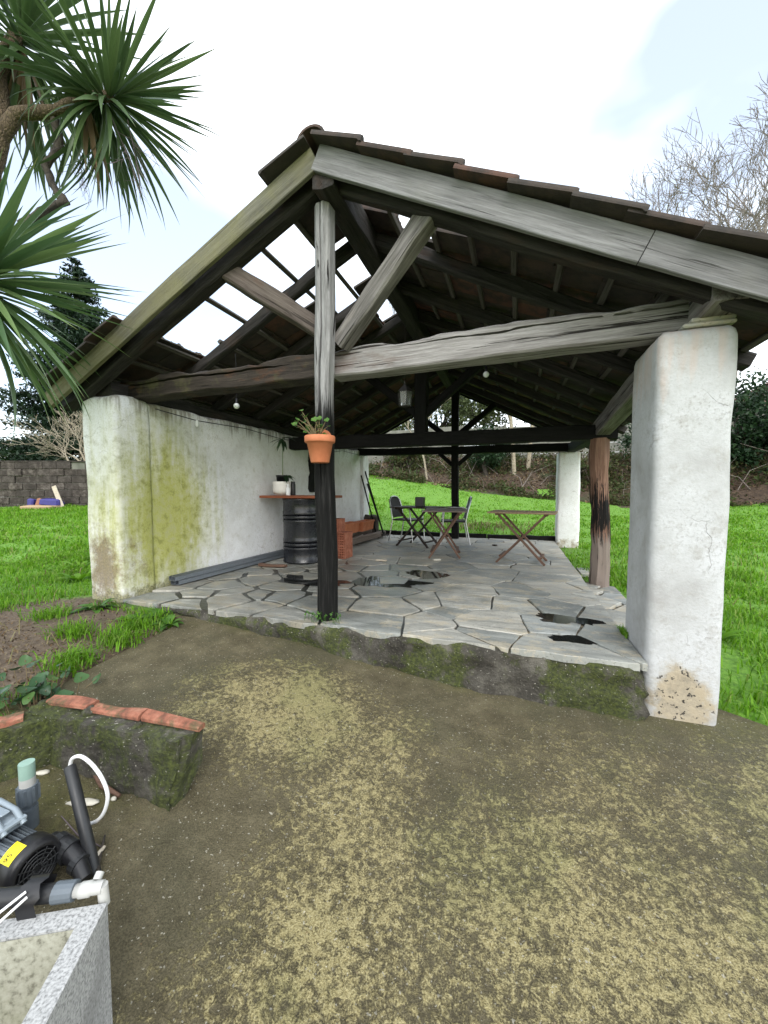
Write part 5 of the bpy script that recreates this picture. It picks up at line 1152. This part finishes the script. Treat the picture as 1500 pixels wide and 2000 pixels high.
# cordyline tree
ct = empty('cordyline_tree', (-4.75, 1.95, h1(-4.75, 1.95)), 'spiky cordyline tree with sword-like leaf heads leaning in from the left', 'tree')
def rtube(nm, pts_, rad, mat, parent, amp=.012, n=12, sub=6):
    P = [Vector(p) for p in pts_]; S = []; Rr = []
    for i in range(len(P) - 1):
        for t in range(sub):
            u = t / sub; S.append(P[i].lerp(P[i + 1], u)); Rr.append(rad[i] * (1 - u) + rad[i + 1] * u)
    S.append(P[-1]); Rr.append(rad[-1]); mb = MB(); mb.tube(S, Rr, n); me = mb.mesh(nm)
    for v in me.vertices: v.co += Vector((nz(*v.co, 9), nz(*v.co, 10), nz(*v.co, 11))) * amp
    return obj(nm, me, MT[mat], parent)
rtube('trunk', [(-4.75, 1.95, h1(-4.75, 1.95) - .1), (-4.62, 1.98, 1.2), (-4.45, 2.03, 2.6), (-4.22, 2.12, 3.7), (-4.10, 2.16, 4.02)], [.12, .10, .09, .075, .068], 'bark_cordyline', ct)
rtube('branch', [(-4.16, 2.14, 3.90), (-4.0, 2.2, 4.12), (-3.72, 2.33, 4.18), (-3.48, 2.44, 4.30), (-3.32, 2.53, 4.36)], [.07, .052, .044, .042, .036], 'bark_cordyline', ct)
rtube('branch', [(-4.12, 2.15, 3.98), (-4.2, 2.2, 4.5), (-4.12, 2.3, 4.9)], [.075, .06, .05], 'bark_cordyline', ct)
rtube('branch', [(-4.52, 2.0, 2.0), (-3.95, 1.8, 2.15), (-3.5, 1.62, 2.28), (-3.2, 1.54, 2.34)], [.08, .07, .06, .05], 'bark_cordyline', ct)
rtube('branch', [(-3.74, 2.34, 4.13), (-3.77, 2.37, 3.93), (-3.87, 2.32, 3.76), (-3.82, 2.34, 3.62), (-3.71, 2.36, 3.47), (-3.82, 2.24, 3.33), (-3.95, 2.16, 3.2)], [.03, .036, .03, .028, .034, .036, .03], 'bark_dark', ct, .02)
def sword(bend, fold=.35):
    n = 9; vs = []
    for k in range(n):
        t = k / (n - 1); w = .028 * (min(1, .45 + t * 2.2) if t < .3 else (1 if t < .55 else max(.012, (1 - t) / .45)))
        x = t * math.cos(bend * t * .6); z = -bend * t * t * .55; f = fold * (1 - .5 * t)
        vs += [(x, -w, z + w * f), (x, 0, z - w * f * .5), (x, w, z + w * f)]
    me = bpy.data.meshes.new('leaf'); me.from_pydata(vs, [], [(3 * k + j, 3 * k + j + 1, 3 * k + 4 + j, 3 * k + 3 + j) for k in range(n - 1) for j in (0, 1)])
    me.polygons.foreach_set('use_smooth', [True] * 16); me.update(); return me
rl = random.Random(11)
SW = {m: [sword(b) for b in (.05, .22, .45, .8)] for m in ('cordyline_leaf', 'cordyline_leaf_near', 'dead_leaf')}
for m in SW:
    for me in SW[m]: me.materials.append(MT[m])
def head(c, axis, n, L, mat, wscale=1.0, spread=1.9, jitter=.05, back=0.0, fill=None):
    axis = Vector(axis).normalized(); u = axis.orthogonal().normalized(); w = axis.cross(u)
    for k in range(n):
        th = spread * ((k + .5) / n) ** .62 + rl.gauss(0, .08); ph = k * 2.39996 + rl.gauss(0, .15)
        d = axis * math.cos(th) + (u * math.cos(ph) + w * math.sin(ph)) * math.sin(th); d.normalize()
        st_ = Vector(c) - axis * (.22 * (th / spread)) + d * .02; up = Vector((0, 0, 1)) if abs(d.z) < .9 else axis
        y = up.cross(d).normalized(); z = d.cross(y); Mr = Matrix((d, y, z)).transposed().to_4x4(); Mr.translation = st_; s_ = L * rl.uniform(.78, 1.12)
        i = rl.choice((0, 0, 1)) if th < .7 else rl.choice((0, 1, 2, 2)) if th < 1.3 else rl.choice((1, 2, 3, 3))
        Mr = Mr @ Matrix.Rotation(rl.gauss(0, .35), 4, 'X') @ Matrix.Diagonal((s_, s_ * wscale, s_, 1))
        if fill is not None: fill.append((SW[mat][i], Mr))
        else: obj('leaf', SW[mat][i], None, ct, Mr)
head((-3.28, 2.56, 4.38), (.66, .22, .30), 128, .84, 'cordyline_leaf', .82, 2.25)
head((-3.20, 1.54, 2.34), (.84, .05, .22), 116, .92, 'cordyline_leaf_near', .92, 1.85)
head((-4.08, 2.32, 4.96), (.35, -.05, .7), 50, .95, 'cordyline_leaf', .82, 2.6)
FILL = []
head((-3.28, 2.56, 4.36), (.5, .2, .1), 50, .80, 'cordyline_leaf', .9, 2.5, fill=FILL)
head((-3.22, 1.54, 2.32), (.7, .05, .1), 30, .85, 'cordyline_leaf_near', .95, 2.2, fill=FILL)
head((-4.06, 2.32, 4.92), (.3, -.05, .3), 80, .98, 'cordyline_leaf', .9, 2.7, fill=FILL)
for mt in ('cordyline_leaf', 'cordyline_leaf_near'):
    fv = []; fl = []; b = 0
    for me, M in FILL:
        if me.materials[0].name != mt: continue
        for v in me.vertices: fv.append(tuple(M @ v.co))
        fl += [tuple(i + b for i in p.vertices) for p in me.polygons]; b += len(me.vertices)
    me2 = bpy.data.meshes.new('inner_leaves'); me2.from_pydata(fv, [], fl); me2.polygons.foreach_set('use_smooth', [True] * len(fl)); me2.update(); tag(obj('inner_leaves', me2, MT[mt], ct), None, None, None, 'stuff')
for k in range(14):
    c = Vector((-4.05, 2.3, 4.75)) if k < 9 else Vector((-3.5, 2.43, 4.28)); a = rl.uniform(0, 6.28); d = Vector((math.cos(a) * .35, math.sin(a) * .35, -1)).normalized(); y = Vector((0, 0, 1)).cross(d).normalized(); z = d.cross(y); Mr = Matrix((d, y, z)).transposed().to_4x4(); Mr.translation = c
    obj('leaf', SW['dead_leaf'][rl.choice((0, 1))], None, ct, Mr @ Matrix.Diagonal((.7, .8, .7, 1)))
mb = MB()
def panicle(p, d, L, depth, r):
    d = d.normalized(); q = p + d * L; mb.tube([p, (p + q) / 2 + Vector((rl.gauss(0, .01), rl.gauss(0, .01), rl.gauss(0, .01))), q], [r, r * .8, r * .6], 4, False)
    if depth == 0: return
    m = 5 if depth == 2 else 6
    for k in range(m):
        b = p + d * L * (.25 + .75 * k / m); dd = (d + Vector((rl.gauss(0, .55), rl.gauss(0, .55), rl.gauss(-.1, .4)))).normalized(); panicle(b, dd, L * rl.uniform(.35, .55), depth - 1, r * .6)
panicle(Vector((-3.22, 2.58, 4.18)), Vector((.18, .05, -1)), .52, 2, .004); panicle(Vector((-3.62, 2.42, 4.08)), Vector((.05, .05, -1)), .45, 2, .004); panicle(Vector((-3.3, 2.5, 4.15)), Vector((.3, .1, -.8)), .5, 2, .004)
mb.build('dry_flower_stalks', MT['dry_twig'], ct)

# generic trees
def grow(mb, p, d, L, r, depth, rs, spread=.5, up=.12, minr=.004, kids=(2, 3), keep=None):
    d = d.normalized(); mid = p + d * L * .5 + Vector((rs.gauss(0, .04), rs.gauss(0, .04), rs.gauss(0, .03))) * L; q = p + d * L + Vector((rs.gauss(0, .05), rs.gauss(0, .05), rs.gauss(0, .03))) * L
    mb.tube([p, mid, q], [r, r * .88, r * .76], 6 if r > .03 else 4, False)
    if keep is not None: keep.append(q)
    if depth == 0: return
    for k in range(rs.choice(kids)):
        dd = (q - mid).normalized() + Vector((rs.gauss(0, spread), rs.gauss(0, spread), rs.gauss(0, spread * .7) + up)); f = rs.uniform(.62, .86)
        grow(mb, q if k else q, dd, L * f, max(minr, r * .76 * (.9 if k == 0 else .68)), depth - 1, rs, spread, up, minr, kids, keep)
    if depth > 1 and rs.random() < .8:
        grow(mb, mid, d + Vector((rs.gauss(0, .8), rs.gauss(0, .8), rs.gauss(.1, .4))), L * .55, max(minr, r * .4), depth - 2, rs, spread, up, minr, kids, keep)
def bare_tree(x, y, hgt, lab, seed, lean=(0, 0), depth=7, mat='bark_grey', r0=.16, nm='bare_tree', spread=.36, L0=.26, minr=.012, z=None):
    z = h1(x, y) if z is None else z; e = empty(nm, (x, y, z), lab, 'tree'); rs = random.Random(seed); tr = MB(); top = Vector((x + lean[0] * .4, y + lean[1] * .4, z + hgt * .38))
    tr.tube([(x, y, z - .2), (x + lean[0] * .15, y + lean[1] * .15, z + hgt * .18), top], [r0, r0 * .85, r0 * .7], 9); tr.build('trunk', MT[mat], e)
    br = MB()
    for k in range(3): grow(br, top - Vector((0, 0, .15 * k)), Vector((rs.gauss(0, .35) + lean[0] * .2, rs.gauss(0, .35), 1)), hgt * L0 * rs.uniform(.75, 1), r0 * (.62 - .1 * k), depth - 1, rs, spread, .16, minr)
    br.build('branches', MT[mat], e); return e
bare_tree(7.9, 19.3, 11.8, 'tall bare tree rising behind the right roof slope at the picture edge', 21, (.8, 0), 7, 'bark_grey', .17, spread=.42, minr=.008)
bare_tree(6.3, 19.0, 9.6, 'smaller bare tree left of the tall one behind the right roof slope', 34, (.3, 0), 7, 'bark_grey', .12, spread=.46, minr=.008)
def crown_tree(x, y, z0, z1, rx, ry, nleaf, size, mat, lab, seed, nm='evergreen_tree', cat='tree', gap=.15, trunk_r=.1, bark_='bark_dark', group=None, aspect=.45, nst=1):
    e = empty(nm, (x, y, h1(x, y)), lab, cat, group); rs = np.random.default_rng(seed); rs2 = random.Random(seed); zb_ = h1(x, y); tr = MB()
    ends = []
    for s_ in range(nst):
        bx, by = x + rs2.gauss(0, .3 * (nst > 1)), y + rs2.gauss(0, .3 * (nst > 1))
        tr.tube([(bx, by, zb_ - .2), (bx + rs2.gauss(0, .15), by, (zb_ + z0) / 2 + .3), (x + rs2.gauss(0, .3), y, (z0 + z1) / 2)], [trunk_r, trunk_r * .8, trunk_r * .5], 8)
    for k in range(9): tr.tube([(x, y, z0 + (z1 - z0) * .25), (x + rs2.gauss(0, rx * .5), y + rs2.gauss(0, ry * .5), z0 + (z1 - z0) * rs2.uniform(.3, .9))], [trunk_r * .5, .02], 5)
    tr.build('trunk', MT[bark_], e)
    nc = max(8, nleaf // 160); u = rs.normal(size=(nc, 3)); u /= np.linalg.norm(u, axis=1)[:, None]; rr = rs.uniform(.35, 1, nc) ** .6
    C_ = np.array([x, y, (z0 + z1) / 2]) + u * rr[:, None] * np.array([rx, ry, (z1 - z0) / 2]); C_ += rs.normal(size=C_.shape) * .1 * rx
    idx = rs.integers(0, nc, nleaf); sp = rs.uniform(.10, .24, nc) * max(rx, .6); P = C_[idx] + rs.normal(size=(nleaf, 3)) * sp[idx][:, None] * np.array([1, 1, .8])
    V, T = leaves(P, size * rs.uniform(.6, 1.4, nleaf), rs, aspect); mesh_obj('crown', V, T, mat, e); return e
crown_tree(7.2, 16.6, 1.5, 5.0, 1.5, 1.4, 9000, .16, 'evergreen', 'dense dark evergreen bush right of the front pillar', 41, 'evergreen_bush', 'bush', group='evergreens on the right bank')
crown_tree(9.2, 15.6, 1.2, 4.4, 1.6, 1.4, 7000, .16, 'evergreen', 'dark evergreen bush at the right picture edge', 42, 'evergreen_bush', 'bush', group='evergreens on the right bank')
crown_tree(5.2, 17.3, 1.9, 4.0, 1.1, 1.0, 3500, .14, 'evergreen', 'low dark evergreen bush on the bank hidden mostly by the front pillar', 43, 'evergreen_bush', 'bush', group='evergreens on the right bank')
crown_tree(-2.2, 24, 4.2, 8.6, 2.0, 1.8, 6000, .20, 'olive_leaf', 'olive green tree seen through the back gable right of its post', 51, 'leafy_tree', gap=.2, trunk_r=.13, group='trees beyond the panel fence')
crown_tree(-4.6, 24.5, 3.8, 7.8, 1.9, 1.7, 5000, .20, 'olive_leaf', 'olive green tree seen through the back gable left of its post', 52, 'leafy_tree', trunk_r=.13, group='trees beyond the panel fence')
crown_tree(.9, 23.5, 3.2, 6.6, 1.7, 1.5, 4200, .18, 'evergreen', 'dark tree beyond the fence behind the right half of the back gable', 53, 'leafy_tree', trunk_r=.12, group='trees beyond the panel fence')
crown_tree(4.2, 23.5, 3.2, 7.0, 1.9, 1.6, 4200, .19, 'evergreen', 'dark tree beyond the fence behind the right side of the shed', 54, 'leafy_tree', trunk_r=.12, group='trees beyond the panel fence')
crown_tree(-8.6, 24.5, 3.0, 6.2, 2.1, 1.7, 4200, .19, 'olive_leaf', 'bushy tree beyond the fence behind the left wall end', 55, 'leafy_tree', trunk_r=.12, group='trees beyond the panel fence')
crown_tree(-1.2, 17.4, 1.9, 3.5, 1.0, .8, 3600, .14, 'evergreen', 'dark shrub on the bank right of the back post', 56, 'bank_shrub', 'shrub', group='shrubs on the bank')
crown_tree(-4.9, 17.6, 2.0, 3.1, 1.0, .7, 2600, .13, 'bank_leaf', 'brownish shrub on the bank left of the back post', 57, 'bank_shrub', 'shrub', group='shrubs on the bank')
crown_tree(2.4, 16.9, 1.4, 2.6, 1.0, .7, 2600, .13, 'bank_leaf', 'brownish shrub on the bank behind the back pillar', 58, 'bank_shrub', 'shrub', group='shrubs on the bank')
for k, (x, y, lab) in enumerate(((-.1, 17.5, 'pale slim trunk on the bank, left one of the leaning pair'), (.45, 17.9, 'pale slim trunk on the bank, right one of the leaning pair'), (-3.7, 16.6, 'thin leaning sapling on the bank left of the back post'))):
    bare_tree(x, y, 6.5 if k < 2 else 4.5, lab, 70 + k, ((-.5, .6, -.9)[k], 0), 6, 'bark_pale', .10 if k < 2 else .05, 'slim_tree', .36, .24, .008)
# undergrowth on the bank
n = 60000; x = rng.uniform(-14, 16, n); t = rng.random(n) ** 1.3; y = foot_y(x) - .25 + t * 5.2; P = np.stack([x, y, H(x, y) + np.abs(rng.normal(0, .16, n)) * (1 + .8 * np.sin(x * 1.7) * np.sin(y * 2.3))], 1)
cl = np.array([noise.noise(Vector((a * .8, b * .8, 3))) for a, b in zip(x, y)]); k = cl > -.18 + .25 * rng.random(n); P = P[k]
V, T = leaves(P, rng.uniform(.06, .2, len(P)), rng, .4, 1.0); tag(mesh_obj('undergrowth', V, T, 'bank_leaf'), 'brown and green brambles and ferns covering the bank', 'undergrowth', None, 'stuff')
n = 16000; x = rng.uniform(-14, 16, n); y = foot_y(x) + rng.uniform(-.1, 4, n); P = np.stack([x, y, H(x, y) + .03], 1); V, T = leaves(P, rng.uniform(.06, .16, n), rng, .5, 4); tag(mesh_obj('fallen_leaves', V, T, 'litter_bits'), 'rusty fallen leaves on the bank', 'leaves', None, 'stuff')
mb = MB()
for k in range(150):
    x = rp.uniform(-9, 11); y = float(foot_y(x)) + rp.uniform(.3, 4.2); p = Vector((x, y, h1(x, y))); d = Vector((rp.gauss(0, .7), rp.gauss(0, .5), 1)).normalized(); L = rp.uniform(.5, 1.8); mb.tube([p, p + d * L * .5 + Vector((rp.gauss(0, .1), 0, .08)), p + d * L + Vector((rp.gauss(0, .3), 0, -.1))], [.014, .010, .004], 4, False)
tag(mb.build('bramble_stems', MT['bark_grey']), 'grey bramble stems tangled on the bank', 'brambles', None, 'stuff')
mb = MB(); nstem = 420; x = rng.normal(-1.0, .8, nstem); y = rng.normal(10.4, .35, nstem); P = np.stack([x, y, H(x, y)], 1); V, T = blades(P, rng.uniform(.05, .2, nstem), rng.uniform(.006, .014, nstem), rng.uniform(.5, 1.3, nstem), rng); tag(mesh_obj('dry_grass_heap', V, T, 'dry_grass'), 'heap of dry cut grass on the lawn behind the shed', 'grass heap', None, 'stuff')
# panel fence on the bank top
pf_ = empty('panel_fence', (-1, 20.0, h1(-1, 20.0)), 'grey precast concrete panel fence on top of the bank behind the shed', 'fence')
for k in range(18):
    x0 = -17 + k * 2.05; y0 = 20.0 + .0 * k; z0 = min(h1(x0, y0), h1(x0 + 2, y0)) - .1
    mb = MB(); mb.box((x0, y0, z0 + .95), (.12, .14, 1.95), None, .01); mb.build('post', MT['panel_concrete'], pf_)
    for r_ in range(4):
        mb = MB(); mb.box((x0 + 1.025, y0, z0 + .24 + .44 * r_), (1.92, .05, .43), None, .008); mb.build('panel', MT['panel_concrete'], pf_)
crown_tree(10.5, 20.5, 2.0, 5.5, 2.2, 1.5, 4000, .2, 'evergreen', 'dark evergreen far behind the right bank', 44, 'evergreen_bush', 'bush', group='evergreens on the right bank')

# left side: block wall, conifer, fig, junk
bw = empty('boundary_wall', (-12.8, 7.2, .5), 'weathered grey concrete block boundary wall across the left lawn', 'wall')
A_ = Vector((-16.6, 6.02, .40)); dirw = Vector((-11.94 + 14.11, 7.62 - 6.87, 0)).normalized(); Mw = Matrix((dirw, Vector((-dirw.y, dirw.x, 0)), Vector((0, 0, 1)))).transposed().to_4x4(); Mw.translation = A_
mb = MB(); mb.box((0, 0, 0), (.388, .19, .188), None, .008); bme = mb.mesh('block'); bme.materials.append(MT['old_block'])
for r_ in range(7):
    for c in range(24):
        o_ = .2 * (r_ % 2); jx = rp.gauss(0, .003); obj('block', bme, None, bw, Mw @ Matrix.Translation((.2 + c * .4 + o_ + jx, rp.gauss(0, .012), .10 + .2 * r_)) @ Matrix.Rotation(rp.gauss(0, .02), 4, 'Y'))
mb = MB(); mb.box((4.9, 0, .70), (9.8, .12, 1.396)); mb.build('mortar_core', MT['panel_concrete'], bw, Mw)
mb = MB(); mb.box((4.9, 0, 1.415), (9.84, .23, .03), None, .006); mb.build('coping', MT['old_block'], bw, Mw)
def conifer(x, y, hgt, rad, lab, seed, group=None):
    zb_ = h1(x, y); e = empty('conifer', (x, y, zb_), lab, 'tree', group); rs = random.Random(seed); nr = np.random.default_rng(seed); tr = MB(); tr.tube([(x, y, zb_ - .2), (x, y, zb_ + hgt * .5), (x, y, zb_ + hgt)], [.2, .13, .02], 8); tr.build('trunk', MT['bark_dark'], e)
    PV = []; br = MB()
    nw = 40
    for i in range(nw):
        t = (i + .5) / nw; z = zb_ + hgt * (.04 + .96 * t); rmax = rad * (1 - t) ** .85 * rs.uniform(.8, 1.1) + .12
        m = max(5, int(13 * (1 - t) + 5))
        for k in range(m):
            a = rs.uniform(0, 6.28); L = rmax * rs.uniform(.65, 1.1); d = Vector((math.cos(a), math.sin(a), .10 - .35 * (1 - t))); tip = Vector((x, y, z)) + d * L + Vector((0, 0, .10 * L)); br.tube([(x, y, z), tip], [.025, .006], 4, False)
            q = max(16, int(L * 120)); s_ = nr.uniform(.2, 1, q) ** .8; c = np.array([x, y, z]) + np.outer(s_, np.array(d) * L) + np.outer(s_ ** 2, [0, 0, .10 * L]); c += nr.normal(size=(q, 3)) * np.array([.10, .10, .055]) * (.5 + .55 * L); PV.append(c)
    br.build('branches', MT['bark_dark'], e); P = np.concatenate(PV); V, T = leaves(P, nr.uniform(.10, .24, len(P)), nr, .34, .3); mesh_obj('crown', V, T, 'needle', e)
conifer(-17.3, 11.3, 9.9, 3.3, 'tall dark conifer behind the block wall at the left', 61)
fg = empty('bare_fig_tree', (-12.9, 8.7, .5), 'pale bare branching shrub behind the block wall', 'tree'); rs_ = random.Random(17)
tr = MB(); tr.tube([(-12.75, 8.6, .4), (-12.7, 8.6, 1.6), (-12.55, 8.65, 2.1)], [.10, .08, .06], 8); tr.build('trunk', MT['bark_pale'], fg)
br = MB()
for dx, px_, L0 in ((-.9, -12.6, .7), (-.5, -12.7, .75), (.4, -12.55, .6), (-1.2, -13.2, .9), (-.8, -13.6, .8), (.8, -12.6, .5), (-.2, -13.0, .7)):
    grow(br, Vector((px_, 8.6, 1.55 + rs_.random() * .4)), Vector((dx, rs_.gauss(0, .3), .75)), L0, .035, 5, rs_, .42, .08, .006)
br.build('branches', MT['bark_pale'], fg)
crown_tree(-19.5, 9.8, .8, 2.6, 2.0, 1.2, 2800, .12, 'olive_leaf', 'thin olive hedge behind the far left of the block wall', 62, 'hedge_bush', 'bush')
# junk pile
def ground_thing(nm, x, y, dims, rz, mat, lab, cat, tilt=0.0, z=0.0):
    mb = MB(); mb.box((0, 0, dims[2] / 2), dims, None, min(dims) * .2); me = mb.mesh(nm)
    for v in me.vertices: v.co += Vector((nz(*v.co, 9), nz(*v.co, 8), nz(*v.co, 7))) * min(dims) * .25
    return tag(obj(nm, me, MT[mat], None, Matrix.Translation((x, y, h1(x, y) + z)) @ Matrix.Rotation(rz, 4, 'Z') @ Matrix.Rotation(tilt, 4, 'Y')), lab, cat)
JB = Vector((-12.35, 6.95, 0))
ground_thing('plastic_sack', -12.15, 7.05, (.55, .22, .20), .3, 'blue_plastic', 'crumpled dark blue plastic sack by the block wall', 'sack', 0, .06)
ground_thing('plastic_bucket', -12.62, 6.85, (.17, .16, .2), .3, 'blue_plastic', 'bright blue plastic tub left of the blue sack', 'tub', 0, .06)
ground_thing('clay_block', -12.42, 6.92, (.18, .14, .2), .5, 'orange_plastic', 'orange clay block between the blue things', 'block', .3, .06)
ground_thing('white_board', -11.85, 7.12, (.12, .03, .62), .3, 'palewood', 'pale board leaning over beside the blue sack', 'board', -.35, .02)
ground_thing('rubble_heap', -12.1, 6.75, (.9, .3, .10), .25, 'tan_litter', 'low heap of pale rubble in front of the blue sack', 'rubble')
mb = MB()
for z in (4.0, 3.75): mb.tube([(-30, 13, z + .35), (-22, 12.4, z), (-16, 12.0, z + .05)], .012, 5)
tag(mb.build('power_line', MT['black_rubber']), 'thin overhead cables low in the sky at the far left', 'power line')
hs_ = empty('far_house', (24.4, 51.5, 3), 'far terracotta coloured house showing at the right picture edge', 'house')
mb = MB(); mb.box((27.2, 52.5, 7.2), (6, 6, 8.6)); mb.build('wall', MT['house_wall'], hs_)
mb = MB(); mb.add([(23.6, 48.9, 11.5), (30.8, 48.9, 11.5), (30.8, 56.1, 11.5), (23.6, 56.1, 11.5), (27.2, 52.5, 13.6), (23.6, 48.9, 11.3), (30.8, 48.9, 11.3), (30.8, 56.1, 11.3), (23.6, 56.1, 11.3)], [(0, 1, 4), (1, 2, 4), (2, 3, 4), (3, 0, 4), (0, 5, 6, 1), (1, 6, 7, 2), (2, 7, 8, 3), (3, 8, 5, 0), (8, 7, 6, 5)]); mb.build('roof', MT['tarp_roof'], hs_)
mb = MB(); mb.box((25.6, 49.45, 10.2), (.9, .1, 1.2)); mb.build('window', MT['black_plastic'], hs_)
